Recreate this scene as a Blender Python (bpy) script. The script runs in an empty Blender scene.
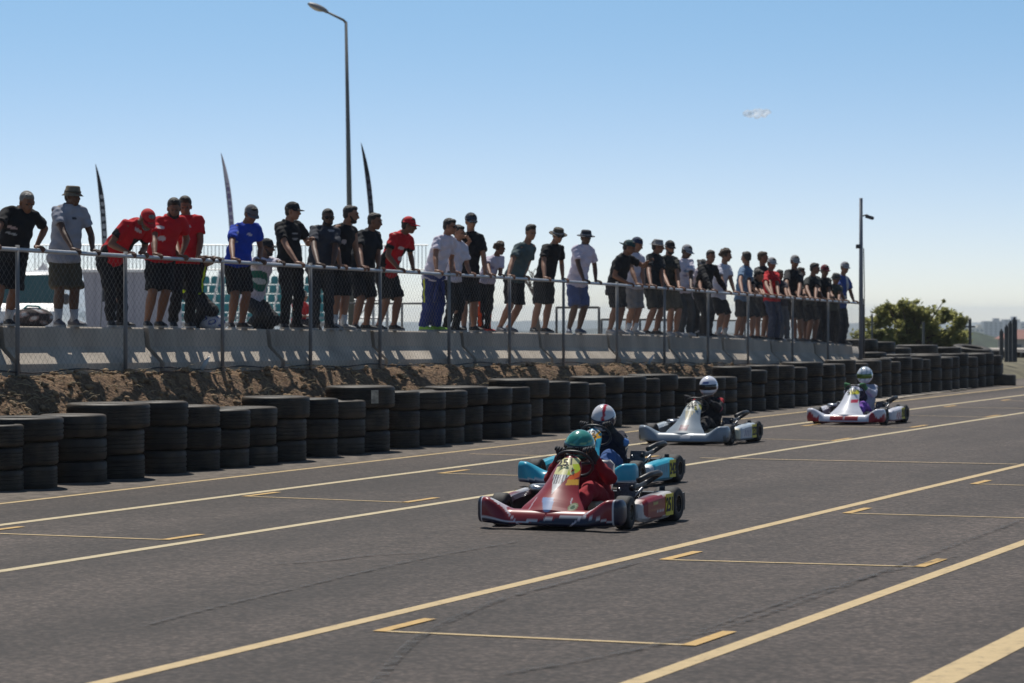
import bpy, math, random
import numpy as np
from mathutils import Vector, Matrix, noise as mnoise
random.seed(7)
rnd = random.Random(11)
S = bpy.context.scene
COL = S.collection

# ------------------------------------------------------------------ camera, sky, sun, exposure
HC = 1.9            # camera height over the asphalt
FPX = 2800.0        # focal length in pixels (98 mm)
HY = 314.0          # picture row of the track plane's horizon
TH = math.atan(1149.0 / FPX)      # direction of the track against the camera's axis
CT, ST = math.cos(TH), math.sin(TH)
cam_d = bpy.data.cameras.new('camera')
cam = bpy.data.objects.new('camera', cam_d)
COL.objects.link(cam)
cam.location = (0, 0, HC)
cam.rotation_euler = (math.pi / 2, 0, 0)
cam_d.sensor_width = 36.0
cam_d.lens = FPX / 1024 * 36
cam_d.shift_y = -(341.5 - HY) / 1024
cam_d.clip_start = 0.5
cam_d.clip_end = 20000
cam_d.dof.use_dof = True
cam_d.dof.focus_distance = 26.0
cam_d.dof.aperture_fstop = 4.5
S.camera = cam

SUN_EL = math.radians(61)
to_sun_h = Vector((-0.27, 0.97, 0)).normalized()
to_sun = (to_sun_h * math.cos(SUN_EL) + Vector((0, 0, math.sin(SUN_EL)))).normalized()
W = bpy.data.worlds.new('World')
S.world = W
W.use_nodes = True
nt = W.node_tree
bg = nt.nodes['Background']
sky = nt.nodes.new('ShaderNodeTexSky')
sky.sky_type = 'NISHITA'
sky.sun_disc = False
sky.sun_elevation = SUN_EL
sky.sun_rotation = math.atan2(to_sun_h.x, to_sun_h.y)
sky.altitude = 200
sky.air_density = 1.0
sky.dust_density = 1.0
sky.ozone_density = 3.0
tc = nt.nodes.new('ShaderNodeTexCoord')
va = nt.nodes.new('ShaderNodeVectorMath'); va.operation = 'MULTIPLY_ADD'
va.inputs[1].default_value = (1, 1, 2.4)       # a steeper gradient above the horizon: clear air above a shallow haze
va.inputs[2].default_value = (0, 0, 0.05)      # the plain lies a little lower than the track
nt.links.new(tc.outputs['Generated'], va.inputs[0])
nt.links.new(va.outputs[0], sky.inputs['Vector'])
sz = nt.nodes.new('ShaderNodeSeparateXYZ'); nt.links.new(tc.outputs['Generated'], sz.inputs[0])
rmp = nt.nodes.new('ShaderNodeMapRange'); rmp.inputs[1].default_value = 0.0; rmp.inputs[2].default_value = 0.125
rmp.interpolation_type = 'SMOOTHSTEP'
nt.links.new(sz.outputs['Z'], rmp.inputs[0])
mxc = nt.nodes.new('ShaderNodeMix'); mxc.data_type = 'RGBA'; mxc.blend_type = 'MIX'
mxc.inputs['A'].default_value = (1.10, 0.93, 0.83, 1); mxc.inputs['B'].default_value = (0.68, 0.84, 0.82, 1)
nt.links.new(rmp.outputs[0], mxc.inputs['Factor'])
mlt = nt.nodes.new('ShaderNodeMix'); mlt.data_type = 'RGBA'; mlt.blend_type = 'MULTIPLY'; mlt.inputs['Factor'].default_value = 1
rm2 = nt.nodes.new('ShaderNodeMapRange'); rm2.inputs[1].default_value = 0.13; rm2.inputs[2].default_value = 0.55
nt.links.new(sz.outputs['Z'], rm2.inputs[0])
mxz = nt.nodes.new('ShaderNodeMix'); mxz.data_type = 'RGBA'; mxz.inputs['B'].default_value = (0.24, 0.33, 0.37, 1)
nt.links.new(rm2.outputs[0], mxz.inputs['Factor']); nt.links.new(mxc.outputs['Result'], mxz.inputs['A'])
nt.links.new(sky.outputs[0], mlt.inputs['A']); nt.links.new(mxz.outputs['Result'], mlt.inputs['B'])
nt.links.new(mlt.outputs['Result'], bg.inputs[0])
bg.inputs[1].default_value = 0.125

sun_d = bpy.data.lights.new('sun', 'SUN')
sun_d.energy = 3.8
sun_d.angle = math.radians(0.55)
sun_d.color = (1.0, 0.955, 0.88)
sun = bpy.data.objects.new('sun', sun_d)
COL.objects.link(sun)
sun.rotation_euler = to_sun.to_track_quat('Z', 'Y').to_euler()
S.view_settings.view_transform = 'Standard'
S.view_settings.look = 'None'
S.view_settings.exposure = 0.25
S.view_settings.gamma = 1.0
S.view_settings.use_curve_mapping = False
S.cycles.volume_bounces = 2
S.cycles.max_bounces = 6
S.cycles.transparent_max_bounces = 12

# ------------------------------------------------------------------ geometry of the place
D = Vector((ST, CT, 0))           # along the track, away from the camera
N = Vector((-CT, ST, 0))          # across it, towards the spectators

def UV(u, v, z=0.0):
    return Vector((u * ST - v * CT, u * CT + v * ST, z))

def P(x, y, Y):
    return Vector(((x - 512) / FPX * Y, Y, HC - (y - HY) / FPX * Y))

def Gd(x, y):
    Y = FPX * HC / (y - HY)
    return Vector(((x - 512) / FPX * Y, Y, 0.0))

def u_of(x, v):
    a = (x - 512) / FPX
    return v * (CT + a * ST) / (ST - a * CT)

def v_of(x, u):
    a = (x - 512) / FPX
    return u * (ST - a * CT) / (CT + a * ST)

def uv_of(p):
    return p.dot(D), p.dot(N)

V_TYRE = 16.5
V_WALL = 18.4
V_RAIL = 17.98
def survey(pts, v):
    """heights along the wall, levelled from the photograph at a few stations"""
    U_ = []; Z_ = []
    for x, y in pts:
        u = u_of(x, v); U_.append(u); Z_.append(HC - (y - HY) / FPX * UV(u, v).y)
    s0 = (Z_[1] - Z_[0]) / (U_[1] - U_[0]); s1 = (Z_[-1] - Z_[-2]) / (U_[-1] - U_[-2])
    def f(u):
        if u < U_[0]: return Z_[0] + s0 * (u - U_[0])
        if u > U_[-1]: return Z_[-1] + s1 * (u - U_[-1])
        return float(np.interp(u, U_, Z_))
    return f
wall_top = survey([(20, 326.2), (310, 329.6), (506, 332.4), (640, 334.8), (740, 338.6), (845, 345)], V_WALL - 0.1)
wall_base = survey([(20, 376.5), (270, 371), (500, 366.5), (700, 366), (830, 368)], V_WALL - 0.37)
rail_z = survey([(20, 249.8), (310, 266.6), (506, 277.8), (620, 285.0), (740, 294.4), (855, 303)], V_RAIL)

# ------------------------------------------------------------------ materials
MATS = {}
def mat(name, col, rough=0.6, metal=0.0, nscale=0, namt=0.0, bump=0.0, bscale=None, coat=0.0, spec=0.5, detail=4.0):
    if name in MATS: return MATS[name]
    m = bpy.data.materials.new(name); m.use_nodes = True
    t = m.node_tree; b = t.nodes['Principled BSDF']
    b.inputs['Base Color'].default_value = (*col, 1)
    b.inputs['Roughness'].default_value = rough
    b.inputs['Metallic'].default_value = metal
    b.inputs['Specular IOR Level'].default_value = spec
    b.inputs['Coat Weight'].default_value = coat
    if nscale or bump:
        c = t.nodes.new('ShaderNodeTexCoord')
        n = t.nodes.new('ShaderNodeTexNoise')
        n.inputs['Scale'].default_value = nscale or 10
        n.inputs['Detail'].default_value = detail
        n.inputs['Roughness'].default_value = 0.6
        t.links.new(c.outputs['Object'], n.inputs['Vector'])
        if namt:
            mr = t.nodes.new('ShaderNodeMapRange')
            mr.inputs[1].default_value = 0.3; mr.inputs[2].default_value = 0.7
            mr.inputs[3].default_value = 1 - namt; mr.inputs[4].default_value = 1 + namt
            t.links.new(n.outputs[0], mr.inputs[0])
            mx = t.nodes.new('ShaderNodeVectorMath'); mx.operation = 'SCALE'
            mx.inputs[0].default_value = col
            t.links.new(mr.outputs[0], mx.inputs['Scale'])
            t.links.new(mx.outputs[0], b.inputs['Base Color'])
        if bump:
            n2 = n
            if bscale:
                n2 = t.nodes.new('ShaderNodeTexNoise')
                n2.inputs['Scale'].default_value = bscale
                n2.inputs['Detail'].default_value = 3
                t.links.new(c.outputs['Object'], n2.inputs['Vector'])
            bp = t.nodes.new('ShaderNodeBump')
            bp.inputs['Strength'].default_value = bump
            bp.inputs['Distance'].default_value = 0.03
            t.links.new(n2.outputs[0], bp.inputs['Height'])
            t.links.new(bp.outputs[0], b.inputs['Normal'])
    MATS[name] = m
    return m

def attr_mat(name, rough=0.85, bump=0.35, bscale=9, coat=0.0, metal=0.0, spec=0.4, wear=0.12, sheen=0.0):
    """base colour comes from the mesh's own 'paint' pattern"""
    m = bpy.data.materials.new(name); m.use_nodes = True
    t = m.node_tree; b = t.nodes['Principled BSDF']
    a = t.nodes.new('ShaderNodeAttribute'); a.attribute_name = 'paint'
    b.inputs['Roughness'].default_value = rough
    b.inputs['Metallic'].default_value = metal
    b.inputs['Coat Weight'].default_value = coat
    b.inputs['Specular IOR Level'].default_value = spec
    b.inputs['Sheen Weight'].default_value = sheen
    c = t.nodes.new('ShaderNodeTexCoord')
    n = t.nodes.new('ShaderNodeTexNoise'); n.inputs['Scale'].default_value = bscale
    n.inputs['Detail'].default_value = 3
    t.links.new(c.outputs['Object'], n.inputs['Vector'])
    mr = t.nodes.new('ShaderNodeMapRange')
    mr.inputs[1].default_value = 0.3; mr.inputs[2].default_value = 0.7
    mr.inputs[3].default_value = 1 - wear; mr.inputs[4].default_value = 1 + wear
    t.links.new(n.outputs[0], mr.inputs[0])
    mx = t.nodes.new('ShaderNodeVectorMath'); mx.operation = 'SCALE'
    t.links.new(a.outputs['Color'], mx.inputs[0])
    t.links.new(mr.outputs[0], mx.inputs['Scale'])
    t.links.new(mx.outputs[0], b.inputs['Base Color'])
    if bump:
        bp = t.nodes.new('ShaderNodeBump'); bp.inputs['Strength'].default_value = bump
        bp.inputs['Distance'].default_value = 0.04
        t.links.new(n.outputs[0], bp.inputs['Height'])
        t.links.new(bp.outputs[0], b.inputs['Normal'])
    return m

# ------------------------------------------------------------------ mesh kit
class MB:
    """collects closed shapes; builds ONE mesh object"""
    def __init__(s): s.V = []; s.F = []
    def add(s, V, F):
        o = len(s.V)
        s.V.extend([tuple(v) for v in V]); s.F.extend([tuple(i + o for i in f) for f in F])
    def box(s, c, size, R=None):
        c = Vector(c); hx, hy, hz = size[0] / 2, size[1] / 2, size[2] / 2
        V = [Vector((sx * hx, sy * hy, sz * hz)) for sz in (-1, 1) for sy in (-1, 1) for sx in (-1, 1)]
        if R is not None: V = [R @ v for v in V]
        s.add([c + v for v in V], [(0, 2, 3, 1), (4, 5, 7, 6), (0, 1, 5, 4), (2, 6, 7, 3), (0, 4, 6, 2), (1, 3, 7, 5)])
    def loft(s, rings, cap=True, closed=False):
        n = len(rings[0]); V = [v for r in rings for v in r]; F = []
        m = len(rings)
        for i in range(m if closed else m - 1):
            a = i * n; b = ((i + 1) % m) * n
            for j in range(n):
                k = (j + 1) % n
                F.append((a + j, a + k, b + k, b + j))
        if cap and not closed:
            F.append(tuple(reversed(range(n)))); F.append(tuple(range((m - 1) * n, m * n)))
        s.add(V, F)
    def tube(s, pts, r, n=8, cap=True):
        pts = [Vector(p) for p in pts]
        rs = r if isinstance(r, (list, tuple)) else [r] * len(pts)
        rings = []; ref = None
        for i, p in enumerate(pts):
            t = (pts[min(i + 1, len(pts) - 1)] - pts[max(i - 1, 0)]).normalized()
            if ref is None:
                ref = Vector((0, 0, 1)) if abs(t.z) < 0.9 else Vector((1, 0, 0))
            x = (ref - t * ref.dot(t)).normalized(); ref = x
            y = t.cross(x)
            rings.append([p + (x * math.cos(a) + y * math.sin(a)) * rs[i] for a in [2 * math.pi * k / n for k in range(n)]])
        s.loft(rings, cap)
    def cap2(s, p0, p1, r0, r1, n=14, flat0=False, flat1=False, sx=1.0, xdir=None):
        """tapered capsule; flat ends on request; sx scales along xdir"""
        p0 = Vector(p0); p1 = Vector(p1); t = (p1 - p0)
        L = t.length; t = t.normalized() if L > 1e-6 else Vector((0, 0, 1))
        ref = Vector(xdir) if xdir is not None else (Vector((0, 0, 1)) if abs(t.z) < 0.9 else Vector((1, 0, 0)))
        x = (ref - t * ref.dot(t)).normalized(); y = t.cross(x)
        rings = []
        def ring(c, r): rings.append([c + (x * math.cos(a) * sx + y * math.sin(a)) * r for a in [2 * math.pi * k / n for k in range(n)]])
        if flat0: ring(p0, r0)
        else:
            for k in range(1, 5):
                a = math.pi / 2 * (1 - k / 4.0)
                ring(p0 - t * r0 * math.sin(a), max(r0 * math.cos(a), r0 * 0.08) if k < 4 else r0)
            rings.insert(0, [p0 - t * r0 + (v - rings[0][0]) * 0.0 + (x * math.cos(2 * math.pi * j / n) + y * math.sin(2 * math.pi * j / n)) * r0 * 0.05 for j, v in enumerate(rings[0])])
        if flat1: ring(p1, r1)
        else:
            for k in range(0, 4):
                a = math.pi / 2 * (k / 4.0)
                ring(p1 + t * r1 * math.sin(a), r1 * math.cos(a))
            ring(p1 + t * r1, r1 * 0.05)
        s.loft(rings)
    def ell(s, c, rad, R=None, nu=18, nv=12, ztrunc=None):
        c = Vector(c); rings = []
        for i in range(nv + 1):
            a = -math.pi / 2 + math.pi * i / nv
            z = math.sin(a); q = max(math.cos(a), 0.03)
            if ztrunc is not None and z < ztrunc: z = ztrunc; q = math.sqrt(max(1 - z * z, 0.001))
            ring = []
            for j in range(nu):
                b = 2 * math.pi * j / nu
                v = Vector((q * math.cos(b) * rad[0], q * math.sin(b) * rad[1], z * rad[2]))
                ring.append(c + (R @ v if R is not None else v))
            rings.append(ring)
        s.loft(rings)
    def lathe(s, prof, c, axis='Z', n=32, R=None):
        c = Vector(c); rings = []
        for (r, h) in prof:
            ring = []
            for j in range(n):
                b = 2 * math.pi * j / n
                v = Vector((r * math.cos(b), r * math.sin(b), h))
                if axis == 'Y': v = Vector((v.x, v.z, -v.y))
                if axis == 'X': v = Vector((v.z, v.x, v.y))
                ring.append(c + (R @ v if R is not None else v))
            rings.append(ring)
        s.loft(rings, cap=False, closed=True)
    def mesh(s, name):
        me = bpy.data.meshes.new(name)
        me.from_pydata(s.V, [], s.F); me.update()
        return me
    def obj(s, name, m, parent=None, smooth=True, angle=None, bevel=0):
        me = s.mesh(name)
        return link(name, me, m, parent, smooth, angle, bevel)

def fix_normals(me):
    import bmesh
    bm = bmesh.new(); bm.from_mesh(me)
    bmesh.ops.recalc_face_normals(bm, faces=bm.faces)
    bm.to_mesh(me); bm.free()

def link(name, me, m, parent=None, smooth=True, angle=None, bevel=0, fix=True):
    if fix: fix_normals(me)
    o = bpy.data.objects.new(name, me)
    COL.objects.link(o)
    if m is not None and len(me.materials) == 0: me.materials.append(m)
    if smooth:
        me.polygons.foreach_set('use_smooth', [True] * len(me.polygons))
        if angle: me.set_sharp_from_angle(angle=math.radians(angle))
    if bevel:
        b = o.modifiers.new('bevel', 'BEVEL'); b.width = bevel; b.segments = 2; b.limit_method = 'ANGLE'
    if parent is not None: o.parent = parent
    return o

def tag(o, label, cat, group=None):
    o['label'] = label; o['category'] = cat
    if group: o['group'] = group
    return o

def struct(o, kind='structure'):
    o['kind'] = kind; return o

def empty(name, loc, label=None, cat=None, group=None, R=None):
    o = bpy.data.objects.new(name, None); COL.objects.link(o)
    o.empty_display_size = 0.2
    o.location = loc
    if R is not None: o.rotation_euler = R
    if label: tag(o, label, cat, group)
    return o

def copy_tree(o, parent=None):
    c = o.copy(); COL.objects.link(c)
    if parent is not None: c.parent = parent
    for ch in list(o.children): copy_tree(ch, c)
    return c

# a scratch scene for evaluating modifiers
TS = bpy.data.scenes.new('scratch')
def remeshed(mb, voxel=0.014, smooth=3, name='m'):
    me = mb.mesh(name)
    o = bpy.data.objects.new('t', me); TS.collection.objects.link(o)
    r = o.modifiers.new('r', 'REMESH'); r.mode = 'VOXEL'; r.voxel_size = voxel; r.use_smooth_shade = True
    if smooth:
        k = o.modifiers.new('s', 'SMOOTH'); k.iterations = smooth; k.factor = 0.5
    vl = TS.view_layers[0]; vl.update()
    dg = vl.depsgraph
    dg.update()
    out = bpy.data.meshes.new_from_object(o.evaluated_get(dg), depsgraph=dg)
    out.name = name
    bpy.data.objects.remove(o); bpy.data.meshes.remove(me)
    return out

def join_meshes(a, b, name):
    """append mesh b's geometry to a (numpy)"""
    import bmesh
    bm = bmesh.new(); bm.from_mesh(a); bm.from_mesh(b)
    out = bpy.data.meshes.new(name); bm.to_mesh(out); bm.free()
    return out

def paint(me, fn):
    at = me.color_attributes.new('paint', 'FLOAT_COLOR', 'POINT')
    n = len(me.vertices)
    co = np.empty(n * 3, 'f'); me.vertices.foreach_get('co', co); co = co.reshape(-1, 3)
    col = np.ones((n, 4), 'f'); col[:, :3] = fn(co)
    at.data.foreach_set('color', col.ravel())

def text_mesh(s, size, extrude=0.002, bold=0.0):
    cu = bpy.data.curves.new('t', 'FONT'); cu.body = s; cu.size = size; cu.extrude = extrude; cu.offset = bold
    cu.align_x = 'CENTER'; cu.align_y = 'CENTER'; cu.resolution_u = 3
    o = bpy.data.objects.new('t', cu); TS.collection.objects.link(o)
    vl = TS.view_layers[0]; vl.update(); dg = vl.depsgraph
    me = bpy.data.meshes.new_from_object(o.evaluated_get(dg), depsgraph=dg)
    bpy.data.objects.remove(o); return me

ORD = ['', 'first', 'second', 'third', 'fourth', 'fifth', 'sixth', 'seventh', 'eighth', 'ninth', 'tenth', 'eleventh', 'twelfth', 'thirteenth', 'fourteenth', 'fifteenth', 'sixteenth', 'seventeenth', 'eighteenth', 'nineteenth']
TENS = {2: 'twent', 3: 'thirt', 4: 'fort', 5: 'fift', 6: 'sixt', 7: 'sevent', 8: 'eight'}
def ordinal(n):
    if n < 20: return ORD[n]
    t, r = divmod(n, 10)
    return TENS[t] + 'ieth' if r == 0 else TENS[t] + 'y-' + ORD[r]
# ================================================================== SETTING
def sheet(name, us, vs, zf, m, smooth=True):
    V = [UV(u, v, zf(u, v)) for u in us for v in vs]; nv = len(vs)
    F = [(i * nv + j, (i + 1) * nv + j, (i + 1) * nv + j + 1, i * nv + j + 1) for i in range(len(us) - 1) for j in range(nv - 1)]
    me = bpy.data.meshes.new(name); me.from_pydata(V, [], F); me.update()
    return struct(link(name, me, m, smooth=smooth))

def ground_mat():
    m = bpy.data.materials.new('asphalt'); m.use_nodes = True
    t = m.node_tree; L = t.links; b = t.nodes['Principled BSDF']
    c = t.nodes.new('ShaderNodeTexCoord')
    def noise(scale, det=4, rough=0.6, vec=None):
        n = t.nodes.new('ShaderNodeTexNoise'); n.inputs['Scale'].default_value = scale
        n.inputs['Detail'].default_value = det; n.inputs['Roughness'].default_value = rough
        L.new(vec or c.outputs['Object'], n.inputs['Vector']); return n.outputs[0]
    mp = t.nodes.new('ShaderNodeMapping')            # stretched along the track
    mp.vector_type = 'TEXTURE'
    mp.inputs['Rotation'].default_value = (0, 0, math.pi / 2 - TH)
    mp.inputs['Scale'].default_value = (9, 1, 1)
    L.new(c.outputs['Object'], mp.inputs['Vector'])
    big = noise(0.55, 5, 0.6, mp.outputs[0])
    fine = noise(27, 4, 0.9)
    mid = noise(5, 6, 0.75)
    vor = t.nodes.new('ShaderNodeTexVoronoi'); vor.inputs['Scale'].default_value = 20
    L.new(c.outputs['Object'], vor.inputs['Vector'])
    def rng(s, a0, a1, b0, b1):
        r = t.nodes.new('ShaderNodeMapRange'); r.inputs[1].default_value = a0; r.inputs[2].default_value = a1
        r.inputs[3].default_value = b0; r.inputs[4].default_value = b1; L.new(s, r.inputs[0]); return r.outputs[0]
    def mul(a, b_):
        q = t.nodes.new('ShaderNodeMath'); q.operation = 'MULTIPLY'; L.new(a, q.inputs[0]); L.new(b_, q.inputs[1]); return q.outputs[0]
    big2 = noise(0.22, 4, 0.7, mp.outputs[0]); pat = noise(1.1, 5, 0.7)
    f = mul(mul(rng(big2, 0.4, 0.62, 0.78, 1.18), rng(pat, 0.3, 0.7, 0.82, 1.16)), mul(mul(rng(big, 0.35, 0.65, 0.70, 1.22), rng(fine, 0.36, 0.64, 0.4, 1.6)), mul(rng(mid, 0.35, 0.65, 0.75, 1.25), rng(vor.outputs[0], 0.0, 0.7, 1.45, 0.55))))
    s = t.nodes.new('ShaderNodeVectorMath'); s.operation = 'SCALE'; s.inputs[0].default_value = (0.073, 0.056, 0.0475)
    L.new(f, s.inputs['Scale']); L.new(s.outputs[0], b.inputs['Base Color'])
    b.inputs['Roughness'].default_value = 0.8
    b.inputs['Specular IOR Level'].default_value = 0.35
    bp = t.nodes.new('ShaderNodeBump'); bp.inputs['Strength'].default_value = 0.5; bp.inputs['Distance'].default_value = 0.01
    L.new(fine, bp.inputs['Height']); L.new(bp.outputs[0], b.inputs['Normal'])
    return m
M_ASPH = ground_mat()

# the plain far below, out to the horizon
m_plain = mat('plain', (0.10, 0.115, 0.07), 0.95, nscale=0.004, namt=0.4)
g = bpy.data.meshes.new('ground')
g.from_pydata([(-6400, -200, -42), (6400, -200, -42), (6400, 6500, -42), (-6400, 6500, -42)], [], [(0, 1, 2, 3)])
struct(link('ground', g, m_plain, smooth=False))

# asphalt: a plateau whose far edge rolls down to the plain
def asph_z(u, v):
    z = 0.0
    if u > 150: z -= (u - 150) * 0.35
    return max(z, -42)
us = [-30, 0, 30, 60, 90, 120, 150, 160, 275]
vs = [-60, -30, -10, 0, 5, 10, 15.3, 15.75]
sheet('track', us, [-60, -10, 5, 15.75], asph_z, M_ASPH, smooth=False)

# dirt shoulder between the edge line and the tyres
m_shoulder = mat('shoulder_dirt', (0.13, 0.108, 0.088), 0.95, nscale=7, namt=0.5, bump=0.6, bscale=40)
sh = sheet('ground_shoulder', [x * 0.5 for x in range(20, 175)], [15.42, 15.6, 15.9, 16.3, 17.0], lambda u, v: 0.006 + (0.018 * mnoise.noise(Vector((u * 0.9, v * 1.5, 0))) if v > 15.5 else 0) + (0.01 if v > 15.5 else 0), m_shoulder)
# runoff beyond the end of the tyre row
sheet('runoff', [78, 150, 160, 275], [15.76, 30, 75], lambda u, v: asph_z(u, v) - 0.004, M_ASPH, smooth=False)
m_sand = mat('sand', (0.36, 0.31, 0.25), 0.95, nscale=9, namt=0.25, bump=0.4, bscale=50)
def blob(name, pts, z, m):
    me = bpy.data.meshes.new(name); me.from_pydata([(p.x, p.y, z) for p in pts], [], [tuple(range(len(pts)))])
    return struct(link(name, me, m, smooth=False))
bp_ = [(838, 407), (862, 399), (900, 394.5), (935, 391), (962, 387.5), (978, 387.5), (966, 390.5), (940, 394), (905, 398.5), (872, 404)]
blob('sand_drift', [Gd(x, y) for x, y in bp_], 0.032, m_sand)

# dirt bank between the tyres and the concrete wall
def bank_z(u, v):
    zb = wall_base(u)
    t = max(0.0, min(1.0, (v - 16.75) / 0.95))
    base = 0.05 + (zb - 0.03) * (t ** 0.75)
    if v > 17.7: base = zb
    n = mnoise.noise(Vector((u * 1.7, v * 1.7, 3))) * 0.10 + mnoise.noise(Vector((u * 5, v * 5, 1))) * 0.055 + mnoise.noise(Vector((u * 13, v * 13, 7))) * 0.03
    w = math.sin(math.pi * min(1, max(0, (v - 16.7) / 1.35))) ** 0.6 if 16.7 < v < 18.05 else 0
    return base + n * w
def bank_mat():
    m = bpy.data.materials.new('bank_dirt'); m.use_nodes = True
    t = m.node_tree; L = t.links; b = t.nodes['Principled BSDF']
    c = t.nodes.new('ShaderNodeTexCoord')
    n = t.nodes.new('ShaderNodeTexNoise'); n.inputs['Scale'].default_value = 9; n.inputs['Detail'].default_value = 8; n.inputs['Roughness'].default_value = 0.85
    L.new(c.outputs['Object'], n.inputs['Vector'])
    r = t.nodes.new('ShaderNodeValToRGB'); L.new(n.outputs[0], r.inputs[0])
    e = r.color_ramp.elements
    e[0].position = 0.3; e[0].color = (0.035, 0.020, 0.011, 1)
    e[1].position = 0.72; e[1].color = (0.42, 0.28, 0.155, 1)
    k = e.new(0.5); k.color = (0.17, 0.098, 0.050, 1)
    L.new(r.outputs[0], b.inputs['Base Color']); b.inputs['Roughness'].default_value = 0.95
    bp = t.nodes.new('ShaderNodeBump'); bp.inputs['Strength'].default_value = 1.0; bp.inputs['Distance'].default_value = 0.06
    n2 = t.nodes.new('ShaderNodeTexNoise'); n2.inputs['Scale'].default_value = 20; n2.inputs['Detail'].default_value = 6
    L.new(c.outputs['Object'], n2.inputs['Vector']); L.new(n2.outputs[0], bp.inputs['Height']); L.new(bp.outputs[0], b.inputs['Normal'])
    return m
M_BANK = bank_mat()
_us = [24 + i * 0.09 for i in range(int((68 - 24) / 0.09))]
_vs = [16.7 + j * 0.08 for j in range(18)] + [18.3]
sheet('dirt_bank', _us, _vs, bank_z, M_BANK)
# ground rises and carries on behind the tyres beyond the end of the wall
m_dryg = mat('dry_ground', (0.13, 0.115, 0.07), 0.95, nscale=1.5, namt=0.4, bump=0.5, bscale=8)
sheet('terrain_beyond', [68.2 + 3 * i for i in range(10)] + [110, 125, 150], [17.0, 17.8, 19, 22, 30, 45], lambda u, v: (-0.25 if v < 17.1 else min(0.40, (v - 17) * 0.22)) - (0 if u < 100 else (u - 100) * 0.02), m_dryg)
# clods, straw and roots lying on the bank
cl = MB(); r2 = random.Random(3)
for i in range(1500):
    u = 27 + 40 * r2.random() ** 1.5; v = 16.85 + r2.random() * 1.0
    z = bank_z(u, v); s_ = r2.uniform(0.012, 0.045) * (1.4 if r2.random() < 0.1 else 1)
    cl.ell(UV(u, v, z + s_ * 0.3), (s_ * r2.uniform(.7, 1.5), s_ * r2.uniform(.7, 1.3), s_ * r2.uniform(.5, .9)), Matrix.Rotation(r2.random() * 6, 3, 'Z'), nu=6, nv=4)
struct(tag(cl.obj('dirt_clods', mat('clod', (0.27, 0.18, 0.10), 0.95, nscale=14, namt=0.6), smooth=True), 'loose brown clods of earth and stones lying on the dirt bank', 'rubble'), 'stuff')
st = MB()
for i in range(1500):
    u = 27 + 38 * r2.random() ** 1.3; v = 16.9 + r2.random() * 1.0; z = bank_z(u, v) + 0.015
    a = r2.random() * 6.28; l = r2.uniform(0.05, 0.22); p = UV(u, v, z)
    d = Vector((math.cos(a), math.sin(a), r2.uniform(-0.1, 0.35)))
    st.tube([p, p + d * l * 0.5 + Vector((0, 0, 0.02)), p + d * l], [0.004, 0.004, 0.002], n=4)
struct(tag(st.obj('dry_straw', mat('straw', (0.42, 0.33, 0.2), 0.9)), 'dry straw stalks and roots littering the dirt bank', 'straw'), 'stuff')

# terrace behind the wall on which the paddock stands
m_terr = mat('terrace_ground', (0.42, 0.38, 0.33), 0.95, nscale=2.2, namt=0.2, bump=0.3, bscale=20)
def terr_z(u, v): return wall_top(u) - 0.62 if v < 18.75 else wall_top(u) - 0.62
sheet('terrace', [20, 30, 35, 40, 45, 50, 55, 60, 68], [18.5, 18.56, 19.4, 22, 30, 60], lambda u, v: wall_top(u) - 0.30 if v < 18.53 else (wall_top(u) - 0.008 if v < 19.5 else wall_top(u) - 0.10 - max(0, v - 22) * 0.03), m_terr)
sheet('paddock_ground', [40, 70, 100, 140, 170], [30.5, 45, 60, 90, 130], lambda u, v: 0.35 - 0.004 * (u - 40) - 0.004 * max(0, v - 45), m_terr)

# painted lines
def line_mat(name, col):
    m = bpy.data.materials.new(name); m.use_nodes = True; t = m.node_tree; b = t.nodes['Principled BSDF']
    c = t.nodes.new('ShaderNodeTexCoord'); n = t.nodes.new('ShaderNodeTexNoise'); n.inputs['Scale'].default_value = 7; n.inputs['Detail'].default_value = 10; n.inputs['Roughness'].default_value = 0.85
    t.links.new(c.outputs['Object'], n.inputs['Vector'])
    r = t.nodes.new('ShaderNodeValToRGB'); t.links.new(n.outputs[0], r.inputs[0]); e = r.color_ramp.elements
    e[0].position = 0.36; e[0].color = (col[0] * .28 + .04, col[1] * .28 + .035, col[2] * .28 + .035, 1); e[1].position = 0.62; e[1].color = (col[0] * 1.08, col[1] * 1.08, col[2] * 1.08, 1)
    k = e.new(0.44); k.color = (col[0] * .9, col[1] * .9, col[2] * .9, 1)
    t.links.new(r.outputs[0], b.inputs['Base Color']); b.inputs['Roughness'].default_value = 0.75; b.inputs['Specular IOR Level'].default_value = 0.3
    return m
m_line = line_mat('line_paint', (0.52, 0.39, 0.21)); m_lineo = line_mat('line_paint_orange', (0.54, 0.35, 0.13)); m_linew = line_mat('line_paint_pale', (0.52, 0.43, 0.27))
def strip(name, a, b, w, m, z=0.004, side=None):
    a = Vector((a.x, a.y, 0)); b = Vector((b.x, b.y, 0)); t = (b - a).normalized(); s_ = Vector((-t.y, t.x, 0)) * w / 2
    if side is not None:                     # cut the ends along the track direction
        pass
    n = max(2, int((b - a).length / 2)); V = []; F = []
    for i in range(n + 1):
        p = a.lerp(b, i / n); V += [p + s_ + Vector((0, 0, z)), p - s_ + Vector((0, 0, z))]
    F = [(2 * i, 2 * i + 1, 2 * i + 3, 2 * i + 2) for i in range(n)]
    me = bpy.data.meshes.new(name); me.from_pydata(V, [], F)
    return struct(link(name, me, m, smooth=False))
def vslope(m_): return HC * CT / m_
def long_line(ma, w, m=m_line, u0=2, u1=118, z=0.003):
    v = vslope(ma); return strip('painted_line', UV(u0, v), UV(u1, v), w, m, z)
long_line(0.1140, 0.19, m_line)                          # edge line by the tyres
long_line(0.1272, 0.125, m_linew)
long_line(0.1550, 0.115, m_linew)
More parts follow.
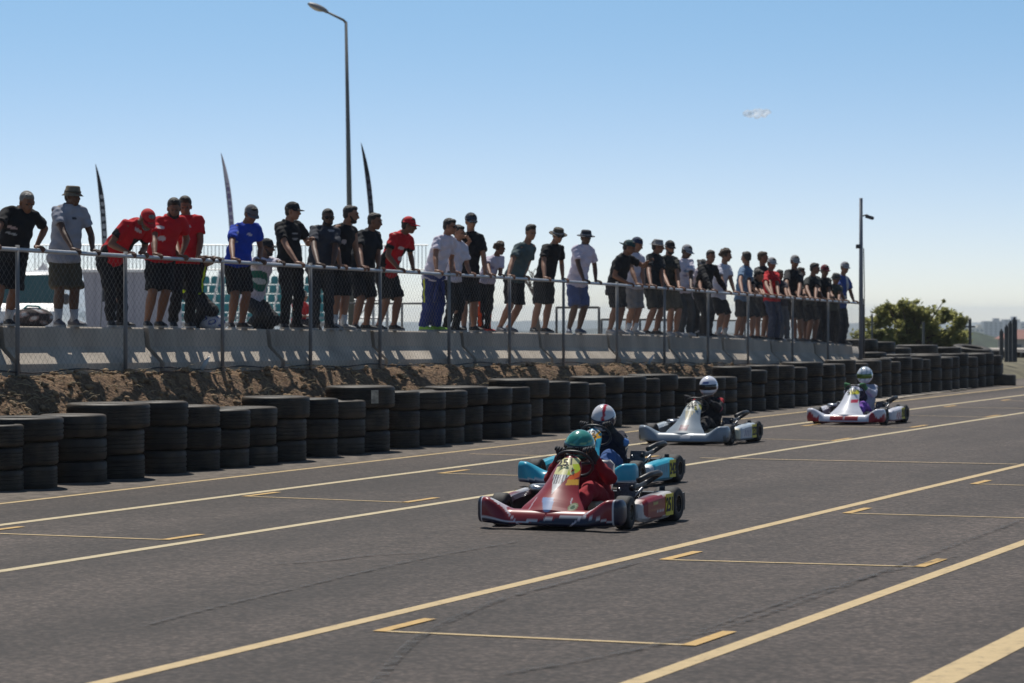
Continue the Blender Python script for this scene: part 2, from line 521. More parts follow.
long_line(0.2366, 0.115, m_line)
long_line(0.3590, 0.115, m_line)
long_line(0.5070, 0.21, m_line)
def box_mark(a, b, pa=None, pb=None, w=0.088, thin=0.06):
    """grid slot: a thin transverse line from a to b, with thick orange ends along the track"""
    A = Gd(*a); B = Gd(*b)
    strip('grid_marking', A, B, thin, m_line, 0.0045)
    for e, q in ((A, pa), (B, pb)):
        if q is not None:
            Q = Gd(*q); l = (Q - e).dot(D)
            strip('grid_marking', e - D * 0.03 , e + D * max(l, 0.25), w, m_lineo, 0.006)
box_mark((-24, 533), (166, 540), (18, 527), (196, 534.5))
box_mark((246, 496.6), (406, 502.6), (278, 492.5), (437, 498))
box_mark((441, 473.5), (600, 478), (465, 470), (622, 474))
box_mark((470, 454), (640, 458.5), None, (655, 456))
box_mark((705, 437.5), (833, 441), (716, 435.5), (844, 438.2))
box_mark((803, 426.2), (911, 427.6), (813, 424), (922, 425.2))
box_mark((880, 414.8), (986, 417.3), (890, 413.4), (993, 415.2))
box_mark((945, 407), (1060, 409.3), (956, 405.6), None)
box_mark((1002, 400.7), (1080, 402.3), (1012, 399.6), None)
box_mark((381, 631.5), (690, 645.6), (436, 619.5), (728, 632))
box_mark((665, 560), (920, 567), (702, 552), (940, 559.3))
box_mark((847, 513.5), (1070, 519.5), (876, 508.5), None)
box_mark((974, 484.2), (1120, 488), (991, 480.6), None)
strip('grid_marking', Gd(700, 458.5), Gd(1018, 464.8), 0.07, m_line, 0.010)

# skid marks, worn rubber on the asphalt
m_skid = bpy.data.materials.new('rubber_mark'); m_skid.use_nodes = True
_t = m_skid.node_tree; _b = _t.nodes['Principled BSDF']
_b.inputs['Base Color'].default_value = (0.03, 0.027, 0.027, 1); _b.inputs['Roughness'].default_value = 0.7
_n = _t.nodes.new('ShaderNodeTexNoise'); _n.inputs['Scale'].default_value = 9; _n.inputs['Detail'].default_value = 6
_c = _t.nodes.new('ShaderNodeTexCoord'); _t.links.new(_c.outputs['Object'], _n.inputs['Vector'])
_r = _t.nodes.new('ShaderNodeMapRange'); _r.inputs[1].default_value = 0.38; _r.inputs[2].default_value = 0.62; _r.inputs[3].default_value = 0.0; _r.inputs[4].default_value = 0.5
_t.links.new(_n.outputs[0], _r.inputs[0]); _t.links.new(_r.outputs[0], _b.inputs['Alpha'])
def skid(pts, w, z):
    P3 = [Gd(*p) for p in pts]; Q = []
    for i in range(len(P3) - 1):
        p0 = P3[max(i - 1, 0)]; p1 = P3[i]; p2 = P3[i + 1]; p3 = P3[min(i + 2, len(P3) - 1)]
        for k in range(8):
            t = k / 8; Q.append(0.5 * ((2 * p1) + (p2 - p0) * t + (2 * p0 - 5 * p1 + 4 * p2 - p3) * t * t + (3 * p1 - p0 - 3 * p2 + p3) * t ** 3))
    Q.append(P3[-1]); V = []
    for i, p in enumerate(Q):
        t = (Q[min(i + 1, len(Q) - 1)] - Q[max(i - 1, 0)]).normalized(); s_ = Vector((-t.y, t.x, 0)) * w / 2
        V += [(p.x + s_.x, p.y + s_.y, z), (p.x - s_.x, p.y - s_.y, z)]
    F = [(2 * i, 2 * i + 1, 2 * i + 3, 2 * i + 2) for i in range(len(Q) - 1)]
    me = bpy.data.meshes.new('skid_mark'); me.from_pydata(V, [], F)
    struct(link('skid_mark', me, m_skid, smooth=False))
skid([(372, 690), (400, 655), (430, 632), (500, 601), (600, 574), (640, 562)], 0.07, 0.0120)
skid([(140, 628), (200, 612), (300, 588), (420, 560), (520, 542)], 0.05, 0.0110)
skid([(700, 632), (800, 598), (880, 575), (960, 556)], 0.05, 0.0115)
skid([(260, 566), (330, 561), (372, 556), (430, 553)], 0.07, 0.0125)
skid([(500, 676), (640, 650), (760, 617), (900, 566), (1024, 520)], 0.06, 0.0130)

# ------------------------------------------------------------------ far hills, town, trees
m_hill = mat('hill', (0.06, 0.07, 0.055), 0.95, nscale=0.02, namt=0.5)
def ridge(name, Y, prof, m, depth=500, zb=-45, seed=0):
    """prof: (x pixel, y pixel) of the crest seen at distance Y"""
    rr = random.Random(seed); xs = []
    for i in range(len(prof) - 1):
        (x0, y0), (x1, y1) = prof[i], prof[i + 1]
        k = max(1, int(abs(x1 - x0) / 6))
        for j in range(k): xs.append((x0 + (x1 - x0) * j / k, y0 + (y1 - y0) * j / k + rr.uniform(-0.35, 0.35)))
    xs.append(prof[-1]); V = []; F = []
    for (x, y) in xs:
        p = P(x, y, Y)
        V += [(p.x, Y - depth * 0.6, zb), (p.x, Y - depth * 0.25, zb + (p.z - zb) * 0.7), (p.x, Y, p.z), (p.x, Y + depth, zb)]
    for i in range(len(xs) - 1):
        for j in range(3): F.append((4 * i + j, 4 * i + 4 + j, 4 * i + 5 + j, 4 * i + 1 + j))
    me = bpy.data.meshes.new(name); me.from_pydata(V, [], F)
    return struct(link(name, me, m))
ridge('hills', 5900, [(-700, 318), (0, 319), (300, 321), (420, 322), (520, 321), (600, 320), (660, 319.5), (760, 322), (860, 323), (940, 323), (1000, 322), (1100, 320), (1700, 316)], m_hill, seed=1)
ridge('hills', 2600, [(-400, 334), (300, 332), (560, 331), (600, 328), (620, 327.5), (650, 331), (760, 333), (860, 332), (950, 333), (1100, 331), (1500, 328)], m_hill, seed=2)
ridge('hills', 700, [(860, 339), (930, 336), (955, 333), (975, 331.5), (992, 336), (1015, 342), (1060, 346), (1200, 350)], mat('near_hill', (0.03, 0.05, 0.024), 0.95, nscale=0.12, namt=0.6, bump=1, bscale=0.3), depth=150, seed=3)
# ================================================================== TOWN, TREES BEHIND
m_bld = [mat('pale_render', (0.55, 0.52, 0.48), 0.85, nscale=0.3, namt=0.08), mat('grey_render', (0.30, 0.31, 0.33), 0.85, nscale=0.3, namt=0.08), mat('cream_render', (0.62, 0.56, 0.46), 0.85, nscale=0.3, namt=0.08)]
m_win = mat('far_window', (0.06, 0.07, 0.09), 0.2)
m_roofr = mat('red_roof', (0.26, 0.11, 0.085), 0.8, nscale=2, namt=0.2)
bl = [  # x0,x1,ytop,ybottom,distance,material,floors,label
    (984, 1003, 321.2, 340, 2300, 1, 8, 'grey slab of flats, broadest tower in the hazy far town'),
    (1004, 1020, 319.4, 340, 2350, 1, 9, 'grey tower block, tallest on the skyline above the row of dark posts'),
    (961, 970, 326.2, 340, 2250, 0, 4, 'low pale block, first of the far town beside the leafy tree'),
    (971, 984, 327.6, 341, 2200, 2, 4, 'low cream house block between the pale block and the broad grey tower'),
    (1021, 1034, 322.2, 340, 2300, 0, 7, 'pale block of flats cut by the frame behind the red roof'),
    (603, 612, 328, 334, 2400, 0, 3, 'tiny pale block on the ridge behind the pipe frame'),
    (614, 622, 326.8, 334, 2400, 1, 4, 'tiny grey block on the ridge seen between spectators'),
]
for (x0, x1, y0, y1, Y, mi, fl, lab) in bl:
    a = P(x0, y0, Y); b = P(x1, y0, Y); zb = P(x0, y1, Y).z - 6
    w = b.x - a.x; h = a.z - zb; dp = 14
    o = empty('apartment_building', ((a.x + b.x) / 2, Y, zb), lab, 'building', 'far town buildings')
    q = MB(); q.box((0, dp / 2, h / 2), (w, dp, h)); q.box((w * 0.2, dp / 2, h + 1.2), (w * 0.3, dp * 0.5, 2.4))
    q.obj('wall', m_bld[mi], o, smooth=False)
    q = MB(); nb = max(3, int(w / 3.4)); fh = h / (fl + 1.5)
    for f_ in range(fl):
        for k in range(nb):
            q.box((-w / 2 + (k + 0.5) * w / nb, 0.0, h - (f_ + 0.75) * fh), (w / nb * 0.5, 0.3, fh * 0.45))
    wn = q.obj('window', m_win, o, smooth=False); wn['kind'] = 'stuff'
# nearer red-roofed house at the right edge
Y = 420
a = P(1008, 331, Y); b = P(1060, 345, Y)
o = empty('house', (a.x + 4, Y, b.z - 2), 'low house with a red tiled roof behind the row of dark posts', 'house')
hh = a.z - (b.z - 2); q = MB(); q.box((0, 3, (hh - 1.2) / 2), (9, 6, hh - 1.2)); q.obj('wall', mat('house_wall', (0.5, 0.4, 0.36), 0.85), o, smooth=False)
q = MB(); w_, d_ = 5.0, 3.6; z0 = hh - 1.2
q.add([(-w_, 3 - d_, z0), (w_, 3 - d_, z0), (w_, 3 + d_, z0), (-w_, 3 + d_, z0), (-w_ + 2, 3, hh + 0.2), (w_ - 2, 3, hh + 0.2)], [(0, 3, 2, 1), (0, 1, 5, 4), (2, 3, 4, 5), (1, 2, 5), (3, 0, 4)])
q.obj('roof', m_roofr, o, smooth=False)
q = MB(); q.box((-2.5, 0.0, z0 * 0.55), (1.1, 0.12, 1.0)); q.obj('window', m_win, o, smooth=False)

# leafy tree
m_leaf = bpy.data.materials.new('leaves'); m_leaf.use_nodes = True
_t = m_leaf.node_tree; _b = _t.nodes['Principled BSDF']
_g = _t.nodes.new('ShaderNodeNewGeometry'); _r = _t.nodes.new('ShaderNodeValToRGB')
_t.links.new(_g.outputs['Random Per Island'], _r.inputs[0]); _t.links.new(_r.outputs[0], _b.inputs['Base Color'])
_r.color_ramp.elements[0].color = (0.09, 0.11, 0.03, 1); _r.color_ramp.elements[1].color = (0.36, 0.34, 0.13, 1)
_k = _r.color_ramp.elements.new(0.6); _k.color = (0.17, 0.18, 0.06, 1)
_b.inputs['Roughness'].default_value = 0.6
_b.inputs['Subsurface Weight'].default_value = 0
tr = _t.nodes.new('ShaderNodeBsdfTranslucent'); tr.inputs[0].default_value = (0.42, 0.42, 0.15, 1)
ms = _t.nodes.new('ShaderNodeMixShader'); ms.inputs[0].default_value = 0.55
_t.links.new(_b.outputs[0], ms.inputs[1]); _t.links.new(tr.outputs[0], ms.inputs[2]); _t.links.new(ms.outputs[0], _t.nodes['Material Output'].inputs[0])
m_bark = mat('bark', (0.10, 0.075, 0.05), 0.9, nscale=12, namt=0.3)
def leafy(loc, clumps, nleaf, label, lsize=0.09, seed=1):
    rr = random.Random(seed)
    o = empty('leafy_tree', loc, label, 'tree')
    tk = MB()
    tk.tube([(0, 0, 0), (0.05, 0, 0.5), (0, 0.05, 1.0)], [0.14, 0.11, 0.08], n=8)
    for (c, r) in clumps:
        tk.tube([(0, 0.02, 0.8), Vector(c) * 0.5 + Vector((0, 0, 0.3)), c], [0.06, 0.035, 0.012], n=5)
    tk.obj('trunk', m_bark, o)
    V = []; F = []
    wsum = sum(r ** 2 for c, r in clumps)
    for (c, r) in clumps:
        for k in range(int(nleaf * r * r / wsum)):
            d = Vector((rr.gauss(0, 1), rr.gauss(0, 1), rr.gauss(0, 1))).normalized()
            rad = r * (rr.random() ** 0.45) * (1 + 0.5 * mnoise.noise(d * 2.3 + Vector(c)))
            if rr.random() < 0.10: rad *= rr.uniform(1.1, 1.5)
            p = Vector(c) + d * rad
            if mnoise.noise(p * 2.6) < -0.10: continue
            s_ = lsize * rr.uniform(0.6, 1.3)
            a = Vector((rr.gauss(0, 1), rr.gauss(0, 1), rr.gauss(0, 0.6))).normalized(); b_ = a.cross(Vector((rr.gauss(0, 1), rr.gauss(0, 1), rr.gauss(0, 1)))).normalized()
            i = len(V); V += [p - a * s_, p + b_ * s_ * 0.45, p + a * s_, p - b_ * s_ * 0.45]
            F.append((i, i + 1, i + 2, i + 3))
    me = bpy.data.meshes.new('crown'); me.from_pydata(V, [], F)
    link('crown', me, m_leaf, o, smooth=False, fix=False)
    return o
Yt = 96.0; k = Yt / FPX
def crown_pts(L_, base):
    out = []
    for (x, y, r) in L_:
        p = P(x, y, Yt); out.append(((p.x - base.x, rnd.uniform(-0.5, 0.5), p.z - base.z), r * k))
    return out
base = P(910, 366, Yt)
leafy(base, crown_pts([(872, 328, 13), (880, 316, 10), (894, 316, 12), (893, 334, 17), (908, 310, 10), (910, 326, 16), (924, 312, 10), (928, 330, 16), (940, 322, 11), (950, 316, 8), (958, 322, 8), (952, 336, 14), (866, 342, 10), (935, 342, 16), (910, 345, 16), (880, 345, 14), (964, 338, 9), (968, 345, 8), (860, 336, 8), (917, 303, 5), (886, 306, 4.5), (900, 304, 4), (945, 309, 4), (942, 301, 1.6)], base), 42000, 'broad leafy green tree behind the tyre rows and camera pole', 0.075, 5)
# dark low scrub under it, and to the right
# bare tree behind the spectators
def bare_tree(loc, h, seed, label):
    rr = random.Random(seed); q = MB()
    def br(p, d, l, r, n):
        pts = [p]; 
        for i in range(3):
            d = (d + Vector((rr.uniform(-.22, .22), rr.uniform(-.22, .22), rr.uniform(-.05, .2)))).normalized()
            pts.append(pts[-1] + d * l / 3)
        q.tube(pts, [r, r * .85, r * .75, r * .6], n=5)
        if n > 0:
            for k_ in range(rr.choice((2, 3, 3))):
                nd = (d + Vector((rr.uniform(-.9, .9), rr.uniform(-.6, .6), rr.uniform(-.3, .5)))).normalized()
                br(pts[-1 - rr.choice((0, 0, 1))], nd, l * rr.uniform(.6, .8), r * .58, n - 1)
    o = empty('bare_tree', loc, label, 'tree')
    br(Vector((0, 0, 0)), Vector((0, 0, 1)), h * 0.36, 0.13, 4)
    q.obj('trunk', mat('dead_bark', (0.16, 0.13, 0.11), 0.9), o)
    return o
bare_tree(P(540, 345, 75), 2.4, 4, 'leafless grey tree with tangled branches behind the man in the grey-green shirt')

# ================================================================== LAMP, FLAGS, CAMERA POLE
m_galv = mat('galvanised_steel', (0.33, 0.34, 0.35), 0.5, metal=0.6, nscale=6, namt=0.12)
m_gpole = mat('grey_pole_paint', (0.12, 0.125, 0.12), 0.6, nscale=3, namt=0.1)
Y = 88.0
b0 = P(352, 345, Y); t0 = P(346, 22, Y)
o = empty('street_lamp', b0, 'tall tapered grey street lamp standing behind the spectators', 'street lamp')
q = MB(); h = t0.z - b0.z
q.tube([(0, 0, 0), (t0.x - b0.x, 0, h)], [0.115, 0.045], n=12); q.obj('pole', m_gpole, o)
e0 = P(327, 12, Y) - b0
q = MB(); q.tube([(t0.x - b0.x, 0, h - 0.03), (t0.x - b0.x - 0.08, 0, h + 0.06), e0], [0.045, 0.04, 0.035], n=8); q.obj('arm', m_gpole, o)
hd = P(318, 8, Y) - b0; ax = (e0 - hd).normalized(); Rm = Matrix.Rotation(-math.atan2(ax.z, ax.x), 3, 'Y')
q = MB(); q.ell(hd, (0.36, 0.16, 0.115), Rm, ztrunc=-0.35); hdo = q.obj('lamp_head', mat('lamp_housing', (0.2, 0.2, 0.2), 0.5), o)
q = MB(); q.ell(hd + Rm @ Vector((-0.06, 0, -0.02)), (0.25, 0.125, 0.085), Rm); q.obj('lens', mat('lamp_lens', (0.45, 0.42, 0.34), 0.25), hdo)

def feather(px_base, py_base, px_top, py_top, Y, col, wpx, label, lean, mark):
    b = P(px_base, py_base, Y); t = P(px_top, py_top, Y) - b
    o = empty('feather_flag', b, label, 'flag', 'feather flags in the paddock')
    n = 26; path = []
    for i in range(n + 1):
        s_ = i / n; path.append(Vector((t.x * s_ ** 2 + lean * math.sin(s_ * math.pi) * 0.15, 0, t.z * s_)))
    q = MB(); q.tube(path, [0.022 * (1 - 0.6 * i / n) for i in range(n + 1)], n=6); q.obj('mast', mat('flag_mast', (0.09, 0.09, 0.1), 0.4), o)
    W = wpx * Y / FPX; V = []; F = []; m = 8; n2 = 150; i0 = int(n2 * 0.24)
    def px_(s_): return t.x * s_ ** 2 + lean * math.sin(s_ * math.pi) * 0.15
    for i in range(i0, n2 + 1):
        s_ = i / n2; w = W * (math.sin(min(1, (1 - s_) * 4.2) * math.pi / 2)) ** 0.7 * (0.75 + 0.25 * s_)
        for j in range(m + 1):
            f_ = j / m
            V.append((px_(s_) + w * f_, 0.06 * math.sin(s_ * 9 + f_ * 2) * f_ + 0.35 * w * f_, t.z * s_ - 0.06 * f_ * w))
    for i in range(n2 - i0):
        for j in range(m):
            a = i * (m + 1) + j; F.append((a, a + 1, a + m + 2, a + m + 1))
    me = bpy.data.meshes.new('banner'); me.from_pydata(V, [], F)
    def pf(co):
        c = np.tile(np.array(col, 'f'), (len(co), 1)); zz = co[:, 2] / t.z; j = np.arange(len(co)) % (m + 1)
        ph = (co[:, 2] / 0.24) % 1.0
        sel = (zz > 0.42) & (zz < 0.84) & (ph < 0.62) & (j >= 2) & (j <= 6) & ~((np.abs(ph - .3) < .1) & (j == 4))
        c[sel] = mark; return c
    paint(me, pf)
    bo = link('banner', me, attr_mat('banner_cloth', 0.8, 0.1, 3, wear=0.05), o, fix=False)
    sd = bo.modifiers.new('s', 'SOLIDIFY'); sd.thickness = 0.004
feather(99, 345, 95.5, 164, 92, (0.02, 0.025, 0.04), 5, 'black feather flag with white lettering beside the man in the bucket hat', 1, (0.45, 0.47, 0.5))
feather(228, 345, 221, 153, 96, (0.62, 0.58, 0.66), 5, 'white and mauve feather flag beside the man in the blue shirt', 1, (0.22, 0.16, 0.34))
feather(368, 345, 361, 143, 90, (0.015, 0.018, 0.03), 5, 'black feather flag just beside the tall street lamp', 1, (0.10, 0.11, 0.16))

Y = 67.0; b0 = P(861, 364, Y); t0 = P(861.5, 198, Y); h = t0.z - b0.z
o = empty('camera_pole', b0, 'tall slim steel pole with a small camera at the end of the fence', 'pole')
q = MB(); q.tube([(0, 0, -0.3), (0, 0, h * 0.5), (0, 0, h)], [0.052, 0.05, 0.040], n=10); q.obj('pole', mat('grey_pole_light', (0.22, 0.23, 0.25), 0.6, nscale=3, namt=0.1), o)
q = MB(); q.tube([(0, 0, h - 0.44), (0.14, 0, h - 0.40), (0.17, 0, h - 0.42)], 0.018, n=6); br_ = q.obj('bracket', m_gpole, o)
q = MB(); q.box((0.20, 0, h - 0.46), (0.19, 0.09, 0.08), Matrix.Rotation(0.3, 3, 'Y')); q.tube([(0.27, 0, h - 0.48), (0.31, 0, h - 0.495)], 0.03, n=8); q.obj('camera_body', mat('dark_plastic', (0.05, 0.05, 0.055), 0.5), br_, bevel=0.01)
q = MB(); q.box((-0.07, -0.03, h - 1.16), (0.11, 0.1, 0.10)); q.obj('junction_box', MATS['dark_plastic'], o, bevel=0.01)
q = MB(); q.tube([(0.06, -0.03, h - 1.2), (0.075, -0.05, h * 0.45), (0.06, -0.04, 0.2)], 0.012, n=5); q.obj('cable', MATS['dark_plastic'], o)

# ================================================================== PADDOCK THINGS BEHIND THE WALL
# steel grandstand with teal seats and a railing on top
Y = 112.0; kk = Y / FPX
o = empty('grandstand', P(256, 345, Y), 'teal-seated steel grandstand seen between the spectators', 'grandstand')
bz = P(256, 345, Y)
def L3(x, y, dy=0): p = P(x, y, Y) - bz; return Vector((p.x, dy, p.z))
m_teal = mat('teal_seat', (0.05, 0.30, 0.29), 0.35, nscale=5, namt=0.12)
rows = 5
fr = MB()
for r_ in range(rows):
    yy = 314 - r_ * 9.5; dy = 0.75 * r_
    a = L3(168, yy + 9, dy); b = L3(336, yy + 9, dy)
    fr.box(((a.x + b.x) / 2, dy, a.z), (b.x - a.x, 0.5, 0.07))
for i in range(9):
    x = 168 + i * 21
    a = L3(x, 345, 0); b = L3(x, 320, 0); fr.tube([a, b], 0.05, n=6)
    b2 = L3(x, 270, rows * 0.75); fr.tube([L3(x, 345, rows * .75), b2], 0.05, n=6); fr.tube([b, b2], 0.05, n=6)
    if i < 8:
        fr.tube([L3(x, 342, 0), L3(x + 21, 322, 0)], 0.03, n=5)
for yv in (318, 325, 333): fr.box(((L3(168, yv).x + L3(336, yv).x) / 2, -0.02, L3(0, yv).z), (L3(336, yv).x - L3(168, yv).x, 0.08, 0.10))
fr.obj('frame', m_galv, o, smooth=False)
seat = None; c0 = 0
for r_ in range(rows):
    yy = 314 - r_ * 9.5; dy = 0.75 * r_
    for j in range(19):
        p = L3(171 + j * 8.8 + (r_ % 2) * 0, yy + 8, dy)
        if seat is None:
            q = MB(); q.box((0, -0.05, 0.05), (0.30, 0.34, 0.05))
            rings = []
            for (z, w, t) in ((0.05, .15, .02), (0.14, .155, .03), (0.26, .15, .03), (0.34, .11, .025), (0.36, .06, .015)):
                rings.append([Vector((w * math.cos(a), 0.14 + (z * 0.15) + t * math.sin(a), z)) for a in [2 * math.pi * i / 10 for i in range(10)]])
            q.loft(rings); seat = q.obj('seat', m_teal, o, smooth=True, angle=40); s1 = seat
        else:
            s1 = seat.copy(); COL.objects.link(s1); s1.parent = o
        s1.location = p
rl = MB()
for z_, rr_ in ((242.5, 0.03), (268, 0.03)):
    rl.tube([L3(16, z_ + 5 * 0, 4.2), L3(425, z_, 4.2)], rr_, n=5)
x = 17
while x < 425:
    rl.tube([L3(x, 242.5, 4.2), L3(x, 268, 4.2)], 0.016, n=4); x += 3.9
rl.obj('railing', m_galv, o, smooth=False)
# the rest of the far steel frame at the right of the grandstand
fr = MB()
for x in (340, 356, 372, 386):
    fr.tube([L3(x, 346, 1), L3(x, 268, 1)], 0.06, n=6)
for yv in (283, 300, 318): fr.tube([L3(336, yv, 1), L3(388, yv, 1)], 0.04, n=6)
fr.tube([L3(340, 318, 1), L3(372, 283, 1)], 0.03, n=5); fr.tube([L3(356, 318, 1), L3(386, 283, 1)], 0.03, n=5)
fr.obj('stair_frame', m_galv, o, smooth=False)

# pale site cabin
Y = 100.0; a = P(56, 272, Y); b = P(172, 350, Y)
o = empty('site_cabin', ((a.x + b.x) / 2, Y, b.z), 'pale grey flat-sided cabin behind the red-shirted spectators', 'cabin')
w = b.x - a.x; h = a.z - b.z; q = MB(); q.box((0, 1.5, h / 2), (w, 3.0, h)); q.obj('wall', mat('cabin_panel', (0.33, 0.33, 0.38), 0.6, nscale=1.5, namt=0.05), o, smooth=False, bevel=0.03)
q = MB(); q.box((0, 1.5, h + 0.04), (w + 0.16, 3.16, 0.10)); q.obj('roof', mat('cabin_trim', (0.75, 0.75, 0.75), 0.6), o, smooth=False)
q = MB()
for i in range(1, 9): q.box((-w / 2 + i * w / 9, -0.012, h / 2), (0.03, 0.03, h - 0.1))
q.obj('panel_joint', MATS['cabin_panel'], o, smooth=False)
q = MB(); dx = P(79, 300, Y).x - o.location.x; q.box((dx, -0.06, h * 0.33), (0.13, 0.08, h * 0.62)); q.obj('drain_pipe', mat('dark_teal_metal', (0.02, 0.05, 0.05), 0.5), o, smooth=False)

# light van, its nose towards the camera
Y = 62.0; b0 = P(14, 352, Y); kx = Y / FPX
o = empty('van', b0, 'white van with a large dark windscreen parked behind the wall', 'van')
H = 352 - 262
m_van = mat('white_car_paint', (0.72, 0.71, 0.69), 0.35, coat=0.5)
m_glass = mat('dark_glass', (0.02, 0.05, 0.055), 0.08)
prof = [(0.0, 0.35), (0.0, 0.80), (0.10, 0.98), (0.95, 1.18), (1.75, 1.92), (2.1, 2.0), (4.8, 2.02), (4.95, 1.9), (5.0, 0.35)]
rings = []
for yy, s_ in ((-1.0, 0.94), (-0.92, 1.0), (0.92, 1.0), (1.0, 0.94)):
    rings.append([Vector((yy * (1.0 if z < 1.2 else 0.92), x * 1.0, 0.35 + (z - 0.35) * (s_ if z > 1.5 else 1))) for (x, z) in prof])
q = MB(); q.loft(rings); bo = q.obj('body', m_van, o, smooth=True, angle=35)
q = MB(); 
q.add([(-0.86, 0.93, 1.20), (0.86, 0.93, 1.20), (0.78, 1.66, 1.88), (-0.78, 1.66, 1.88), (-0.86, 0.99, 1.14), (0.86, 0.99, 1.14), (0.78, 1.72, 1.82), (-0.78, 1.72, 1.82)], [(0, 1, 2, 3), (4, 7, 6, 5), (0, 4, 5, 1), (1, 5, 6, 2), (2, 6, 7, 3), (3, 7, 4, 0)])
q.obj('windscreen', m_glass, o, smooth=False)
for sx in (-1, 1):
    q = MB(); q.ell((sx * 0.72, 0.02, 0.78), (0.17, 0.09, 0.11)); q.obj('headlight', mat('headlight_glass', (0.6, 0.62, 0.62), 0.15), o)
    q = MB(); q.ell((sx * 1.08, 1.05, 1.28), (0.10, 0.06, 0.14)); q.obj('wing_mirror', MATS['dark_plastic'], o)
    for yy in (0.75, 4.1):
        q = MB(); q.lathe([(0.2, -0.1), (0.33, -0.1), (0.33, 0.1), (0.2, 0.1)], (sx * 0.88, yy, 0.33), 'X', 24); wh = q.obj('wheel', MATS['dark_plastic'], o)
        q = MB(); q.lathe([(0.03, -0.06), (0.21, -0.09), (0.21, 0.09), (0.03, 0.06)], (sx * 0.89, yy, 0.33), 'X', 16); q.obj('rim', m_galv, wh)
q = MB(); q.box((0, -0.03, 0.62), (1.1, 0.06, 0.16)); q.obj('grille', MATS['dark_plastic'], o, smooth=False)
o.scale = (0.92,) * 3
# white canopy/tent top behind the van
Y = 80.0; a = P(20, 292, Y); b = P(62, 292, Y)
o = empty('canopy_tent', P(40, 350, Y), 'white peaked canopy tent rising behind the white van', 'tent')
bz = o.location.copy(); wd = (b.x - a.x) / 2; za = a.z - bz.z; zp = P(30, 262, Y).z - bz.z
q = MB(); q.add([(-wd, 0, za), (wd, 0, za), (wd, 2 * wd, za), (-wd, 2 * wd, za), (0, wd, zp), (-wd, 0, za - .2), (wd, 0, za - .2), (wd, 2 * wd, za - .2), (-wd, 2 * wd, za - .2)],
    [(0, 1, 4), (1, 2, 4), (2, 3, 4), (3, 0, 4), (5, 6, 1, 0), (6, 7, 2, 1), (7, 8, 3, 2), (8, 5, 0, 3), (8, 7, 6, 5)])
q.obj('roof', mat('tent_cloth', (0.62, 0.60, 0.60), 0.85, nscale=2, namt=0.05), o, smooth=False)
for sx in (0, 1):
    for sy in (0, 1):
        q = MB(); q.tube([(-wd + 2 * wd * sx, 2 * wd * sy, 0), (-wd + 2 * wd * sx, 2 * wd * sy, za)], 0.03, n=6); q.obj('leg', m_galv, o)

# pipe frames / low fences in the background
m_pipe = mat('dark_pipe', (0.05, 0.052, 0.056), 0.55)
def pipe_frame(Y, xs, ytop, ybot, r, label, bars=(), meshw=False):
    o = empty('pipe_fence', P(xs[0], ybot, Y), label, 'fence')
    bz = o.location.copy(); q = MB()
    for x in xs: q.tube([P(x, ybot, Y) - bz, P(x, ytop, Y) - bz], r, n=6)
    q.obj('post', m_pipe, o, smooth=False) if len(xs) == 1 else None
    if len(xs) > 1:
        bpy.data.objects
    return o, bz
def pipe_fence(Y, xs, ytop, ybot, r, label, bars):
    o = empty('pipe_fence', P(xs[0], ybot, Y), label, 'fence'); bz = o.location.copy()
    for x in xs:
        q = MB(); q.tube([P(x, ybot, Y) - bz, P(x, ytop, Y) - bz], r, n=6); q.obj('post', m_pipe, o)
    for yb in bars:
        q = MB(); q.tube([P(xs[0], yb, Y) - bz, P(xs[-1], yb, Y) - bz], r * 0.9, n=6); q.obj('rail', m_pipe, o)
    return o
pipe_fence(70, [340, 402, 447, 470], 303, 345, 0.028, 'dark low pipe fence behind the man in the red cap', [303.5])
pipe_fence(66, [556.5, 599], 307, 345, 0.030, 'dark rectangular pipe frame behind the man in blue shorts', [307.5])
pipe_fence(72, [601.5, 640, 672, 690], 319, 345, 0.030, 'low dark pipe rail behind the grey-hatted spectator', [319.5])
pipe_fence(74, [660, 700, 745, 775], 319.5, 346, 0.022, 'low dark rail in the haze behind the crowded end of the fence', [320.5])
# wire fence posts before the leafy tree and dark posts at the right
for (x, yt, Y, w, lab) in ((923.5, 322, 86, 0.045, 'slim pale fence post standing in front of the leafy tree'), (970, 319, 95, 0.055, 'dark post with a cross arm beside the leafy tree'), (872, 314, 80, 0.03, 'thin grey post half hidden in the leafy tree')):
    b = P(x, 362, Y); t = P(x, yt, Y); o = empty('fence_post', b, lab, 'post')
    q = MB(); q.box((0, 0, (t.z - b.z) / 2), (w * 1.6, w * 1.6, t.z - b.z)); q.obj('post', m_pipe if x > 950 else m_gpole, o, smooth=False, bevel=0.006)
    if x > 950:
        q = MB(); q.box((0.0, 0, (t.z - b.z) * 0.82), (0.34, 0.05, 0.05)); q.obj('cross_arm', m_pipe, o, smooth=False)
for i, (x, yt, yb, Y) in enumerate(((1001.5, 331, 362, 92), (1006.5, 327, 362, 86), (1010.5, 323, 362, 80), (1014.5, 319.5, 362, 74))):
    b = P(x, yb, Y); t = P(x, yt, Y)
    o = empty('wooden_post', b, ('%s of four dark posts in a row beside the red roof, counted from the tree' % ordinal(i + 1)), 'post', 'dark posts at the far bend')
    q = MB(); q.box((0, 0, (t.z - b.z) / 2), (0.115, 0.12, t.z - b.z)); q.tube([(0, 0, t.z - b.z), (0, 0, t.z - b.z + 0.06)], 0.03, n=6); q.obj('shaft', mat('dark_wood', (0.07, 0.072, 0.07), 0.8, nscale=5, namt=0.2), o, smooth=False)

